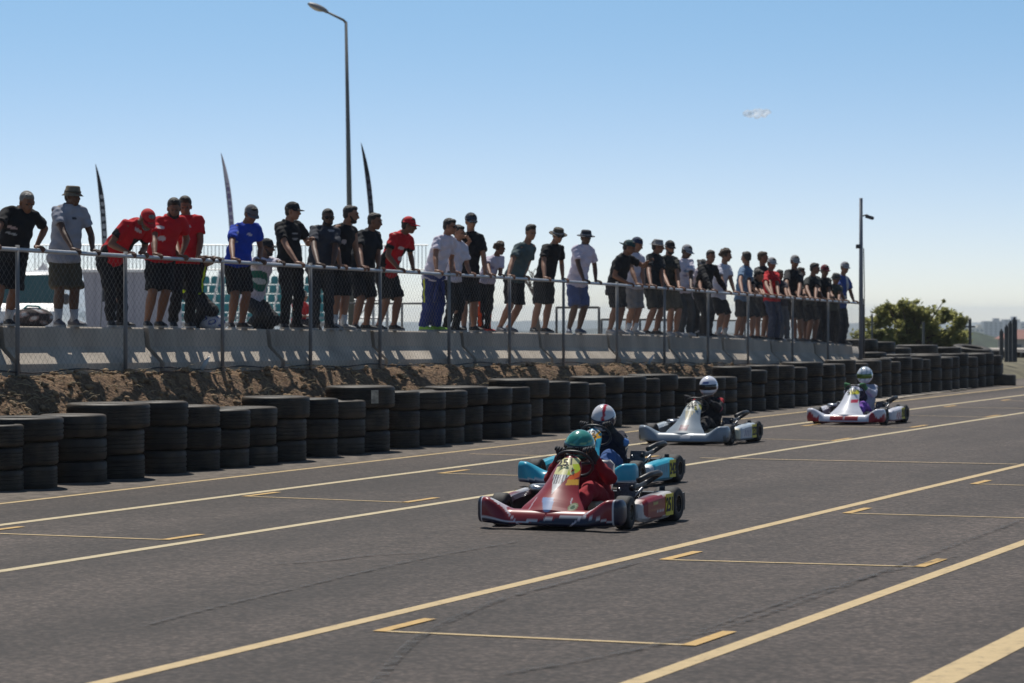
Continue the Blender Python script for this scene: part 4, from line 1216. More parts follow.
def shirt_mb(f, sleeve='short', loose=0.022, long_=0.0, bulk=0.0):
    k = f.k; q = MB(); b = bulk
    st = [(-0.10 - long_, .165 + b, .125 + b), (0.0, .172 + b, .128 + b), (.2, .160 + b, .118 + b * 1.2), (.45, .150 + b, .108 + b), (.68, .158 + b * .5, .112 + b * .5), (.80, .160, .102), (.89, .135, .090), (.955, .092, .072), (1.0, .062, .060), (1.045, .060, .056)]
    q.loft(torso_rings(f, st, loose))
    for s_ in 'RL':
        sh = f.sh[s_]; e = f.elb[s_]; q.cap2(sh - (sh - f.neck) * 0.35, sh, 0.060 * k, 0.062 * k)
        if sleeve == 'short':
            q.cap2(sh, sh.lerp(e, 0.66), 0.064 * k, 0.074 * k, flat1=True)
        elif sleeve == 'long':
            q.cap2(sh, e, 0.066 * k, 0.058 * k); q.cap2(e, e.lerp(f.hand[s_], 0.93), 0.060 * k, 0.042 * k, flat1=True)
    return q
def legs_mb(f, kind='shorts', w=1.0):
    k = f.k; q = MB()
    st = [(-0.15, .10, .09), (-0.08, .15, .115), (0.0, .165, .125), (.10, .162, .12), (.20, .155, .115)]
    q.loft(torso_rings(f, st, 0.012))
    for s_ in 'RL':
        h, n_, a = f.hj[s_], f.knee[s_], f.ank[s_]
        if kind == 'shorts':
            q.cap2(h, h.lerp(n_, 0.93), 0.105 * k, 0.100 * k * w, flat1=True)
        else:
            q.cap2(h, n_, 0.104 * k, 0.078 * k * w); q.cap2(n_, a.lerp(n_, 0.02) + (a - n_).normalized() * 0.02, 0.078 * k * w, 0.066 * k * w, flat1=True)
    return q
def shoes(f, c, parent, sole=(0.5, 0.5, 0.48), sock=None):
    k = f.k
    for s_ in 'RL':
        F_ = f.fdir[s_]; R_ = Vector((F_.y, -F_.x, 0)); U = Vector((0, 0, 1)); b = f.ank[s_] - U * 0.085 * k
        q = MB(); rings = []
        for (y, w, h) in ((-0.085, .025, .05), (-0.075, .036, .075), (-0.03, .040, .095), (0.03, .042, .085), (0.10, .047, .060), (0.16, .044, .045), (0.195, .028, .032), (0.203, .012, .02)):
            rings.append([b + (R_ * math.cos(t) * w + F_ * y + U * (h / 2 + 0.012 + math.sin(t) * h / 2)) * k for t in [2 * math.pi * i / 12 for i in range(12)]])
        q.loft(rings); sh = q.obj('shoe', shoe_mat(c), parent)
        q = MB(); rings = []
        for (y, w) in ((-0.09, .028), (-0.06, .043), (0.03, .045), (0.11, .052), (0.17, .047), (0.207, .02)):
            rings.append([b + (R_ * x * w + F_ * y + U * z) * k for x, z in ((-1, 0.001), (1, 0.001), (1, 0.026), (-1, 0.026))])
        q.loft(rings); q.obj('sole', shoe_mat(sole), sh, smooth=False)
        if sock:
            q = MB(); q.cap2(b + U * 0.07 * k, b.lerp(b + (f.knee[s_] - b), 0.0) + (f.knee[s_] - f.ank[s_]).normalized() * 0.19 * k + U * 0.03, 0.044 * k, 0.050 * k, flat1=True)
            q.obj('sock', shoe_mat(sock), parent)

def headgear(f, HB, kind, col, parent, hair='black', hairstyle='short', glasses=None):
    k = f.k; c = f.head
    def W_(x, y, z): return c + HB @ (Vector((x, y, z)) * k)
    def arc(z, y0, a0, a1, rx, ry, n): return [W_(math.sin(a0 + (a1 - a0) * i / n) * rx, y0 + math.cos(a0 + (a1 - a0) * i / n) * ry, z) for i in range(n + 1)]
    if hairstyle:
        q = MB()
        if hairstyle == 'short':
            q.ell(W_(0, -0.028, 0.045), (0.085 * k, 0.098 * k, 0.090 * k), HB); q.ell(W_(0, -0.055, -0.005), (0.072 * k, 0.06 * k, 0.07 * k), HB)
            q.ell(W_(0, 0.03, 0.098), (0.055 * k, 0.05 * k, 0.035 * k), HB)
        elif hairstyle == 'quiff':
            q.ell(W_(0, -0.028, 0.05), (0.086 * k, 0.10 * k, 0.092 * k), HB); q.ell(W_(0, 0.035, 0.115), (0.06 * k, 0.055 * k, 0.04 * k), HB); q.ell(W_(0, -0.055, -0.005), (0.07 * k, 0.06 * k, 0.07 * k), HB)
        elif hairstyle == 'curly':
            rr = random.Random(5)
            for i in range(42):
                a = rr.uniform(0, 6.28); z = rr.uniform(-0.3, 1); y = math.cos(a); x = math.sin(a)
                if y > 0.35 and z < 0.55: continue
                s_ = math.sqrt(max(0, 1 - z * z)) ; q.ell(W_(x * s_ * 0.098, -0.02 + y * s_ * 0.105, 0.02 + z * 0.115), (0.034 * k,) * 3, nu=8, nv=6)
            q.ell(W_(0, -0.028, 0.04), (0.092 * k, 0.10 * k, 0.095 * k), HB)
        elif hairstyle == 'beardonly': pass
        if q.V:
            me = remeshed(q, 0.010, 1, 'hair'); link('hair', me, M_HAIR[hair], parent, fix=False)
    if hair and hairstyle and 'beard' in (kind or ''):
        pass
    capm = attr_cap(col)
    if kind in ('cap', 'capback', 'visor'):
        q = MB()
        if kind != 'visor':
            q.ell(W_(0, -0.012, 0.045), (0.092 * k, 0.108 * k, 0.098 * k), HB, nu=20, nv=12, ztrunc=0.02)
        else:
            q.lathe([(0.093 * k, 0.03 * k), (0.097 * k, 0.03 * k), (0.094 * k, 0.075 * k), (0.090 * k, 0.075 * k)], W_(0, -0.01, 0), 'Z', 24, HB)
        o = q.obj('cap' if kind != 'visor' else 'sun_visor', capm, parent)
        q = MB(); sg = -1 if kind == 'capback' else 1
        V = []; n = 12
        for zz in (0.0, -0.006):
            for i in range(n + 1):
                a = -1.15 + 2.3 * i / n
                V.append(W_(math.sin(a) * 0.086, sg * (math.cos(a) * 0.085) - 0.012, 0.045 + zz))
            for i in range(n + 1):
                a = -1.15 + 2.3 * i / n
                V.append(W_(math.sin(a) * 0.088, sg * (math.cos(a) * 0.10 + 0.085 * max(0.0, math.cos(a * 1.25)) ** 0.5) - 0.012, 0.032 + zz - 0.012 * abs(math.sin(a))))
        F_ = []
        m = 2 * (n + 1)
        for i in range(n):
            F_ += [(i, i + 1, n + 2 + i, n + 1 + i), (m + i, m + n + 1 + i, m + n + 2 + i, m + i + 1)]
            F_ += [(i, m + i, m + i + 1, i + 1), (n + 1 + i, n + 2 + i, m + n + 2 + i, m + n + 1 + i)]
        F_ += [(0, n + 1, m + n + 1, m), (n, m + n, m + 2 * n + 1, 2 * n + 1)]
        q.add(V, F_); q.obj('brim', capm, o)
    elif kind in ('bucket', 'boonie'):
        w = 0.128 if kind == 'bucket' else 0.155; drop = -0.028 if kind == 'bucket' else -0.008
        q = MB()
        pr = [(0.001, 0.135), (0.070, 0.133), (0.084, 0.12), (0.096, 0.045), (w, 0.045 + drop), (w, 0.040 + drop), (0.092, 0.037), (0.080, 0.11), (0.001, 0.125)]
        q.lathe([(r * k, z * k) for r, z in pr], W_(0, -0.008, 0), 'Z', 28, HB)
        o = q.obj('sun_hat', capm, parent, angle=50)
        q = MB(); q.lathe([(0.0965 * k, 0.05 * k), (0.1005 * k, 0.05 * k), (0.098 * k, 0.072 * k), (0.094 * k, 0.072 * k)], W_(0, -0.008, 0), 'Z', 28, HB)
        q.obj('hat_band', attr_cap(tuple(x * 0.5 for x in col) if kind == 'bucket' else (0.3, 0.3, 0.32)), o)
    if glasses:
        q = MB()
        for sx in (-1, 1):
            q.ell(W_(sx * 0.034, 0.093, 0.020), (0.030 * k, 0.012 * k, 0.021 * k), HB, nu=12, nv=8)
            q.tube([W_(sx * 0.06, 0.088, 0.028), W_(sx * 0.082, 0.04, 0.022), W_(sx * 0.083, -0.01, 0.012)], 0.004 * k, n=5)
        q.tube([W_(-0.02, 0.103, 0.026), W_(0.02, 0.103, 0.026)], 0.005 * k, n=5)
        q.obj('sunglasses', M_LENS if glasses is True else mat('mirror_lens', (0.25, 0.4, 0.5), 0.08, metal=0.8), parent)
    else:
        q = MB()
        for sx in (-1, 1): q.ell(W_(sx * 0.031, 0.091, 0.018), (0.013 * k, 0.009 * k, 0.007 * k), HB, nu=10, nv=6)
        q.obj('eyes', M_EYE, parent)
_caps = {}
def attr_cap(c):
    c = tuple(c)
    if c not in _caps: _caps[c] = mat('hat_%d' % len(_caps), c, 0.85, nscale=20, namt=0.12, bump=0.15)
    return _caps[c]
def beard(f, HB, hair, parent):
    k = f.k; c = f.head
    def W_(x, y, z): return c + HB @ (Vector((x, y, z)) * k)
    q = MB(); q.ell(W_(0, 0.052, -0.082), (0.050 * k, 0.048 * k, 0.034 * k), HB)
    for sx in (-1, 1): q.cap2(W_(sx * 0.064, 0.012, -0.015), W_(sx * 0.042, 0.06, -0.072), 0.012 * k, 0.02 * k)
    q.ell(W_(0, 0.092, -0.034), (0.030 * k, 0.010 * k, 0.007 * k), HB)
    link('beard', remeshed(q, 0.009, 1, 'beard'), M_HAIR[hair], parent, fix=False)

BLK = (0.012, 0.012, 0.014); DRK = (0.022, 0.023, 0.028); WHT = (0.62, 0.58, 0.66); RED = (0.52, 0.012, 0.02); KHK = (0.07, 0.06, 0.04)
BRN = (0.09, 0.07, 0.05)
def chest_fn(f, base, marks, side=None):
    """marks: (across, up 0..1 of the spine, half width, half height, colour) seen on the chest"""
    def fn(co):
        c = np.tile(np.array(base, 'f'), (len(co), 1))
        R_ = np.array(f.R); t = np.array((f.neck - f.hip)); Lt = np.linalg.norm(t); t = t / Lt; hp = np.array(f.hip); fr = np.cross(t, R_); 
        if np.dot(fr, np.array(f.F)) < 0: fr = -fr
        rel = co - hp; a = rel @ R_ / f.k; b = rel @ t / Lt; d = rel @ fr
        if side is not None:
            sel = (np.abs(a) > 0.115) & (b < 0.72) & (b > -0.3); c[sel] = side
        for (x, y, w, h, col, *bk) in marks:
            m = ((np.abs((a - x) / w) ** 2.6 + np.abs((b - y) / h) ** 2.6) < 1) & ((d > -0.005) if not bk else (d < 0.02))
            c[m] = col
        return c
    return fn

SPECT = 'spectators leaning on the fence rail'
rp = random.Random(77)
def spectator(s):
    """s: dictionary of picture measurements taken along the wall; turned into real positions on the wall top"""
    fx, fy = s['feet'][0]; vf = s.get('v', V_WALL)
    fm = sum(p[0] for p in s['feet']) / 2
    u0 = u_of(fm, vf); zt = wall_top(u0) if abs(vf - V_WALL) < 0.13 else wall_top(u0) - s.get('low', 0.0)
    if 'z' in s: zt = s['z']
    yaw = math.radians(s.get('yaw', 25)); base = -N
    F = (base * math.cos(yaw) - D * math.sin(yaw)).normalized(); R = Vector((F.y, -F.x, 0))
    def pt(x, y, u):
        v = v_of(x, u); p = UV(u, v); p.z = HC - (y - HY) / FPX * p.y; return p
    hip = pt(*s['hip'], u0); neck = pt(*s['neck'], u0)
    sc = FPX / hip.y
    Hh = (s['H'] if 'H' in s else 1.78) * (1.0 + 0.05 * max(0, min(1, (fm - 250) / 450)))
    head = pt(*s['head'], u0)
    neck = neck + (head - neck) * 0.20
    feet = {}
    # near foot has the smaller u
    spread = s.get('spread', rp.uniform(0.06, 0.17))
    xs = sorted(s['feet'], key=lambda p: p[0])
    nearR = R.dot(D) < 0
    (fa, fb) = s['feet']
    un, uf = u0 - spread, u0 + spread
    pn = UV(un, v_of(fa[0], un), zt); pf = UV(uf, v_of(fb[0], uf), zt)
    if 'z' not in s:
        for p in (pn, pf):
            uu, vv = uv_of(p); vv = max(V_WALL - 0.13, min(V_WALL + 0.42, vv)) if 'v' not in s else vv
            q_ = UV(uu, vv, zt if 'v' in s else wall_top(uu)); p.x, p.y, p.z = q_
    feet['R' if nearR else 'L'] = pn; feet['L' if nearR else 'R'] = pf
    hands = {}; hd = {}; cu = {}
    for key, i in (('R' if nearR else 'L', 0), ('L' if nearR else 'R', 1)):
        h = s['hands'][i]; k = Hh / 1.75
        if len(h) == 1 or h[1] is None:
            uu = u_of(h[0], V_RAIL); tip = UV(uu, V_RAIL, rail_z(uu) + 0.045)
            hdir = (-N * 0.9 + F * 0.3).normalized()
            hands[key] = tip + N * 0.075 * k + Vector((0, 0, 0.01)); hd[key] = (hdir + Vector((0, 0, -0.12))).normalized(); cu[key] = Vector((0, 0, -1))
        else:
            hands[key] = pt(h[0], h[1], u0 + (-0.12 if i == 0 else 0.12)) + (F * h[2] if len(h) > 2 else Vector((0, 0, 0)))
            hd[key] = Vector(h[3]) if len(h) > 3 else (F + Vector((0, 0, 0.3))).normalized(); cu[key] = Vector((0, 0, -1))
    # proportions from the drawn skeleton
    tl = (neck - hip).length; Hk = max(Hh, min(2.0, tl / 0.30)) if 'H' not in s else Hh
    f = skeleton(hip, neck, head, F, hands, feet, Hk, R, elbowpole=s.get('ep'), kneepole=s.get('kp'), legfit=None if 'z' in s else s.get('fit', rp.choice((1.01, 1.02, 1.035, 1.06))), footdir={'R': (F + R * rp.uniform(-.05, .6)).normalized(), 'L': (F - R * rp.uniform(-.05, .6)).normalized()}, tilt=rp.uniform(-.022, .022))
    look = math.radians(s.get('look', s.get('yaw', 25))); Fh = (base * math.cos(look) - D * math.sin(look)).normalized()
    HB = head_basis(Fh, math.radians(s.get('pitch', -12)))
    o = make_body(f, s.get('skin', 'tan'), HB, curl=cu, handdir=hd)
    tag(o, s['label'], 'person', s.get('group', SPECT))
    lk = s.get('legs', 'shorts')
    lb = cloth(f, legs_mb(f, lk, s.get('legw', 1.0)), s.get('lcol', BLK), 'shorts' if lk == 'shorts' else 'trousers', o)
    base_c = s.get('shirt', BLK)
    fn = chest_fn(f, base_c, s.get('marks', []), s.get('sidec'))
    if s.get('sleeve') != 'long' and s.get('cuff'):
        pass
    cloth(f, shirt_mb(f, s.get('sleeve', 'short'), bulk=s.get('bulk', 0.0), loose=s.get('loose', .022), long_=s.get('slong', -0.02)), fn, s.get('sname', 't_shirt'), o)
    shoes(f, s.get('shoe', BLK), o, s.get('sole', (0.35, 0.35, 0.34)), s.get('sock'))
    headgear(f, HB, s.get('hat'), s.get('hcol', BLK), o, s.get('hair', 'black'), s.get('style', 'short'), s.get('glasses'))
    if s.get('beard'): beard(f, HB, s.get('hair', 'black'), o)
    return f, o

def E(x): return (x, None)
people = [
 dict(label='grey-haired man in black t-shirt and shorts, first spectator at the near end', feet=[(-6, 325), (8, 325)], hip=(10, 257), neck=(21, 211), head=(27, 203), hands=[(-2, None), (42, None)], yaw=45, look=40, pitch=-25, shirt=BLK, hair='grey', H=1.84, bulk=.018, marks=[(0.02, .62, .06, .03, (.4, .3, .3)), (0.02, .5, .06, .02, (.35, .35, .35))], sock=(0.5, .5, .5), legw=1.1),
 dict(label='stout man in khaki bucket hat, pale grey polo shirt and khaki shorts', feet=[(58, 325), (74, 325)], hip=(64, 259), neck=(69, 208), head=(73, 197), hands=[(78, None), (98, None)], yaw=38, look=18, pitch=-4, shirt=(0.30, .31, .36), lcol=KHK, hat='bucket', hcol=(0.17, .14, .10), H=1.84, bulk=.012, skin='dark', sname='polo_shirt', shoe=(0.10, .10, .12), sock=(0.4, .4, .42), legw=1.2, marks=[(-.07, .78, .035, .02, (.05, .05, .06))]),
 dict(label='person in red cap and red shirt bent low over the rail', feet=[(111, 326), (122, 326)], hip=(110, 259), neck=(138, 224), head=(147, 220), hands=[(133, None), (146, None)], yaw=25, look=30, pitch=-48, shirt=RED, sidec=BLK, legs='trousers', hat='cap', hcol=RED, H=1.84, marks=[(-.1, .35, .05, .03, (.6, .58, .62)), (-0.14, .9, .05, .03, (.6, .5, .5))], sname='team_shirt', skin='tan', beard=True, hair='grey'),
 dict(label='dark-bearded man in red team shirt and black shorts with knees bent', feet=[(147, 324), (159, 325)], hip=(160, 259), neck=(169, 219), head=(174, 209), hands=[(160, None), (186, None)], yaw=45, look=55, pitch=-22, shirt=RED, beard=True, style='quiff', H=1.84, marks=[(0.05, .75, .06, .03, (.65, .6, .62)), (.02, .5, .045, .06, (.65, .62, .65))], sname='team_shirt', sidec=None),
 dict(label='man in red team shirt with white horse mark and black trousers', feet=[(173, 326), (189, 326)], hip=(184, 261), neck=(187, 219), head=(185, 207), hands=[(184, None), (203, None)], yaw=50, look=60, pitch=-20, shirt=RED, legs='trousers', H=1.86, bulk=.015, marks=[(0.0, .78, .07, .03, (.6, .56, .6)), (.0, .52, .05, .055, (.65, .62, .65)), (0.03, .44, .02, .05, (.65, .62, .65))], sname='team_shirt', style='quiff'),
 dict(label='man in bright blue polo shirt and white-fronted cap with black shorts', feet=[(231, 325), (242, 326)], hip=(237, 264), neck=(245, 226), head=(251, 215), hands=[(238, None), (264, None)], yaw=38, look=35, pitch=-28, shirt=(0.015, .055, .42), hat='cap', hcol=(0.12, .12, .13), H=1.82, sname='polo_shirt', marks=[(-.1, .78, .04, .03, (.5, .5, .6)), (.1, .78, .03, .03, (.5, .5, .6)), (0.09, .55, .03, .04, (.35, .45, .4))]),
 dict(label='man in black cap, black t-shirt and black trousers with one hand raised', feet=[(284, 326), (296, 326)], hip=(290, 266), neck=(287, 224), head=(293, 212), hands=[(302, None), (304, 243, 0.10, (0.5, -.3, .7))], yaw=30, look=5, pitch=-4, shirt=BLK, legs='trousers', hat='cap', H=1.88, skin='light', marks=[(-.02, .72, .05, .02, (.3, .3, .3)), (-.02, .6, .05, .02, (.3, .3, .3))]),
 dict(label='bearded man in sunglasses, dark slate polo shirt and dark trousers', feet=[(315, 326), (329, 326)], hip=(320, 268), neck=(325, 229), head=(328, 218), hands=[(323, None), (338, None)], yaw=50, look=55, pitch=-10, shirt=(.035, .04, .055), legs='trousers', lcol=DRK, beard=True, glasses=True, H=1.84, skin='dark', sname='polo_shirt', marks=[(-.13, .93, .05, .03, (.35, .35, .38))], bulk=.015),
 dict(label='bearded man in black sleeveless vest, black shorts and white socks', feet=[(334, 327), (343, 327)], hip=(338, 270), neck=(345, 228), head=(351, 215), hands=[(345, None), (364, None)], yaw=20, look=-8, pitch=-10, shirt=BLK, beard=True, H=1.9, skin='light', sleeve='none', sock=(.6, .6, .6), shoe=(.25, .25, .25), sname='vest', marks=[(.05, .65, .04, .05, (.4, .35, .35))]),
 dict(label='heavy man in plain black t-shirt and shorts beside the tall lamp', feet=[(355, 327), (366, 327)], hip=(360, 271), neck=(369, 234), head=(375, 222), hands=[(367, None), (383, None)], yaw=25, look=5, pitch=-10, shirt=(.012, .015, .02), H=1.84, bulk=.03),
 dict(label='man in bright red cap and red shirt leaning far over the rail', feet=[(379, 327), (394, 327)], hip=(386, 273), neck=(402, 236), head=(409, 226), hands=[(403, None), (418, None)], yaw=22, look=-5, pitch=-10, shirt=RED, hat='cap', hcol=(.55, .012, .02), H=1.84, marks=[(-.05, .7, .06, .04, (.6, .5, .52)), (-.1, .45, .05, .05, (.6, .55, .55))], sname='team_shirt', glasses=True, skin='tan', sidec=BLK),
 dict(label='man in white t-shirt with blue race overalls tied at the waist', feet=[(424, 328), (436, 328)], hip=(433, 277), neck=(446, 239), head=(450, 227), hands=[(441, None), (456, None)], yaw=22, look=5, pitch=-14, shirt=WHT, legs='trousers', lcol=(0.015, .03, .16), legw=1.22, glasses=True, H=1.84, skin='light', shoe=(.25, .5, .05), yellow=True),
 dict(label='person in white t-shirt and black trousers half hidden beside the blue overalls', feet=[(446, 328), (455, 328)], hip=(451, 279), neck=(458, 245), head=(459, 233), hands=[(459, None), (474, None)], yaw=22, look=18, pitch=-16, shirt=(.58, .56, .64), legs='trousers', H=1.74, skin='light'),
 dict(label='tall man with mirrored sunglasses and black cap touching his chest', feet=[(464, 329), (474, 329)], hip=(467, 279), neck=(471, 236), head=(471, 222), hands=[(468, 241, 0.10, (-.5, -.3, .7)), (490, None)], yaw=48, look=48, pitch=-12, shirt=BLK, hat='cap', hcol=(.03, .04, .06), glasses='mirror', H=1.92, skin='light'),
 dict(label='curly-haired child in white t-shirt with folded arms on the rail', feet=[(480, 329), (487, 330)], hip=(486, 281), neck=(495, 259), head=(500, 249), hands=[(494, None), (503, None)], yaw=30, look=20, pitch=-14, shirt=(.55, .5, .6), style='curly', hair='brown', legs='trousers', H=1.5, shoe=(.5, .04, .02), marks=[(.0, .6, .05, .06, (.25, .22, .35))], skin='tan', orange=True),
 dict(label='man in grey-green t-shirt and black shorts standing straight-legged', feet=[(500, 329), (509, 330)], hip=(514, 279), neck=(526, 247), head=(531, 233), hands=[(513, None), (528, None)], yaw=25, look=40, pitch=-16, shirt=(.075, .11, .115), H=1.82, skin='light', style='quiff', shoe=(.14, .14, .15)),
 dict(label='man in black bucket hat, black t-shirt and black shorts', feet=[(533, 329), (545, 330)], hip=(544, 281), neck=(553, 247), head=(558, 236), hands=[(549, None), (567, None)], yaw=30, look=40, pitch=-20, shirt=BLK, hat='boonie', hcol=(.06, .05, .035), H=1.82, skin='light', glasses=True),
 dict(label='man in white t-shirt, blue shorts and dark hat with white band', feet=[(569, 331), (579, 331)], hip=(577, 284), neck=(584, 248), head=(586, 238), hands=[(588, None), (600, None)], yaw=38, look=42, pitch=-10, shirt=(.62, .56, .66), lcol=(.06, .09, .22), hat='boonie', hcol=(.02, .025, .04), H=1.84, skin='dark', shoe=(.05, .07, .12), legw=1.08),
 dict(label='man in green backward cap and long black t-shirt holding a phone', feet=[(610, 332), (618, 333)], hip=(616, 286), neck=(624, 258), head=(629, 248), hands=[(632, None), (642, 262, 0.12, (.7, -.2, .6))], yaw=10, look=-5, pitch=-22, shirt=BLK, hat='capback', hcol=(.01, .05, .05), H=1.86, slong=.22, loose=.035, shoe=(.35, .33, .32), skin='tan'),
 dict(label='person in navy cap, white t-shirt and pale grey shorts with white socks', feet=[(627, 332), (634, 333)], hip=(634, 287), neck=(635, 256), head=(637, 245), hands=[(641, None), (648, None)], yaw=20, look=10, pitch=-20, shirt=(.55, .52, .6), lcol=(.22, .21, .21), hat='capback', hcol=(.02, .035, .08), H=1.86, sock=(.6, .6, .6), shoe=(.4, .4, .4), skin='light'),
 dict(label='man in pale grey wide-brimmed hat, black t-shirt and dark olive shorts', feet=[(646, 333), (656, 333)], hip=(652, 287), neck=(655, 257), head=(658, 247), hands=[(655, None), (667, None)], yaw=15, look=-5, pitch=-8, shirt=(.013, .016, .02), lcol=(.03, .03, .025), hat='boonie', hcol=(.22, .21, .2), H=1.88, bulk=.02),
 dict(label='bearded man in black cap with dark olive shirt and khaki shorts', feet=[(669, 333), (676, 333)], hip=(669, 289), neck=(668, 259), head=(670, 248), hands=[(673, None), (683, None)], yaw=35, look=45, pitch=-12, shirt=(.035, .036, .03), lcol=(.075, .065, .045), hat='cap', H=1.86, beard=True, glasses=True, shoe=(.3, .3, .3), skin='light'),
 dict(label='man in white visor cap and white printed t-shirt with grey trousers', feet=[(681, 333), (689, 333)], hip=(682, 291), neck=(683, 262), head=(687, 252), hands=[(684, None), (695, None)], yaw=35, look=25, pitch=-22, shirt=WHT, legs='trousers', lcol=(.04, .045, .05), hat='cap', hcol=(.3, .3, .32), H=1.84, skin='dark', marks=[(.0, .65, .07, .04, (.2, .28, .4)), (.02, .5, .05, .03, (.3, .3, .45))], glasses=True, shoe=(.45, .45, .45)),
 dict(label='person in dark brimmed hat bent forward in a white shirt', feet=[(693, 334), (699, 334)], hip=(690, 296), neck=(698, 272), head=(702, 266), hands=[(698, None), (704, None)], yaw=20, look=15, pitch=-45, shirt=(.5, .46, .52), legs='trousers', lcol=(.02, .02, .02), hat='boonie', hcol=(.05, .05, .05), H=1.66, v=18.75, low=.12),
 dict(label='man in black long-sleeved top and black trousers reaching along the rail', feet=[(702, 334), (708, 335)], hip=(702, 294), neck=(708, 267), head=(711, 257), hands=[(716, None), (730, None)], yaw=30, look=45, pitch=-12, shirt=BLK, sleeve='long', legs='trousers', H=1.84, style='short', sname='long_sleeved_top'),
 dict(label='person with wild curly hair in white t-shirt and black shorts', feet=[(718, 336), (724, 336)], hip=(718, 297), neck=(724, 267), head=(726, 256), hands=[(730, None), (738, None)], yaw=15, look=0, pitch=-6, shirt=(.52, .52, .6), style='curly', hair='brown', H=1.84, skin='light', shoe=(.2, .2, .2), sock=(.4, .4, .4)),
 dict(label='dark-haired boy in pale blue t-shirt looking away along the fence', feet=[(736, 337), (741, 337)], hip=(742, 299), neck=(747, 269), head=(746, 258), hands=[(746, None), (754, None)], yaw=10, look=200, pitch=-5, shirt=(.10, .17, .27), lcol=DRK, H=1.82, shoe=(.2, .2, .2), v=18.62),
 dict(label='dark-haired person in black t-shirt stooping with forearms on the rail', feet=[(752, 338), (758, 339)], hip=(748, 301), neck=(755, 280), head=(759, 276), hands=[(762, None), (768, None)], yaw=8, look=5, pitch=-30, shirt=(.012, .013, .018), H=1.78, lcol=DRK, skin='light'),
 dict(label='man with cropped hair in dark shirt behind the stooping person', feet=[(763, 339), (768, 339)], hip=(762, 299), neck=(763, 270), head=(763, 258), hands=[(766, None), (776, None)], yaw=25, look=-10, pitch=-8, shirt=(.03, .03, .035), H=1.88, v=18.65, skin='tan', hair='brown'),
 dict(label='person in red shirt and jeans wearing a white-fronted cap', feet=[(770, 340), (776, 340)], hip=(772, 300), neck=(770, 274), head=(772, 264), hands=[(775, None), (782, None)], yaw=30, look=35, pitch=-12, shirt=RED, legs='trousers', lcol=(.03, .045, .09), hat='cap', hcol=(.35, .35, .36), H=1.8),
 dict(label='small person in dark top and grey jeans beside the red shirt', feet=[(781, 341), (787, 341)], hip=(781, 305), neck=(780, 283), head=(780, 275), hands=[(784, None), (790, None)], yaw=30, look=30, pitch=-14, shirt=(.03, .025, .04), legs='trousers', lcol=(.09, .10, .12), H=1.55, shoe=(.4, .4, .4)),
 dict(label='tall man in black t-shirt and white sun visor with legs apart', feet=[(795, 341), (801, 341)], hip=(793, 301), neck=(794, 273), head=(795, 262), hands=[(794, None), (802, None)], yaw=38, look=42, pitch=-16, shirt=(.012, .012, .015), hat='cap', hcol=(.3, .3, .3), H=1.92, bulk=.02, glasses=True, shoe=(.08, .08, .08)),
 dict(label='young person half hidden behind the tall man with the sun visor', feet=[(801, 341), (805, 341)], hip=(801, 305), neck=(800, 283), head=(801, 273), hands=[(804, None), (809, None)], yaw=25, look=10, pitch=-10, shirt=(.05, .045, .045), H=1.7, v=18.68, skin='tan'),
 dict(label='broad man in dark grey-green t-shirt and black shorts near the fence end', feet=[(808, 342), (814, 342)], hip=(808, 303), neck=(812, 279), head=(815, 269), hands=[(814, None), (819, None)], yaw=28, look=5, pitch=-10, shirt=(.022, .026, .026), H=1.84, bulk=.03),
 dict(label='man in red-fronted cap and black t-shirt with black trousers', feet=[(819, 342), (824, 343)], hip=(819, 305), neck=(824, 281), head=(825, 271), hands=[(826, None), (832, None)], yaw=32, look=40, pitch=-10, shirt=BLK, hat='cap', hcol=(.16, .01, .02), legs='trousers', H=1.82, glasses=True),
 dict(label='shorter person in grey hat and grey-green shirt with black trousers', feet=[(829, 343), (834, 343)], hip=(832, 309), neck=(835, 287), head=(836, 279), hands=[(838, None), (842, None)], yaw=35, look=40, pitch=-14, shirt=(.06, .065, .055), hat='bucket', hcol=(.09, .09, .08), legs='trousers', H=1.72),
 dict(label='last spectator at the fence end in blue and white top and visor', feet=[(838, 344), (843, 344)], hip=(839, 306), neck=(842, 279), head=(845, 268), hands=[(848, None), (857, None)], yaw=32, look=40, pitch=-12, shirt=(.03, .07, .26), hat='cap', hcol=(.3, .3, .32), legs='trousers', lcol=DRK, H=1.86, glasses=True, marks=[(-.12, .8, .05, .25, (.5, .5, .52)), (0, .3, .2, .08, (.5, .5, .52))]),
]
FIGS = []
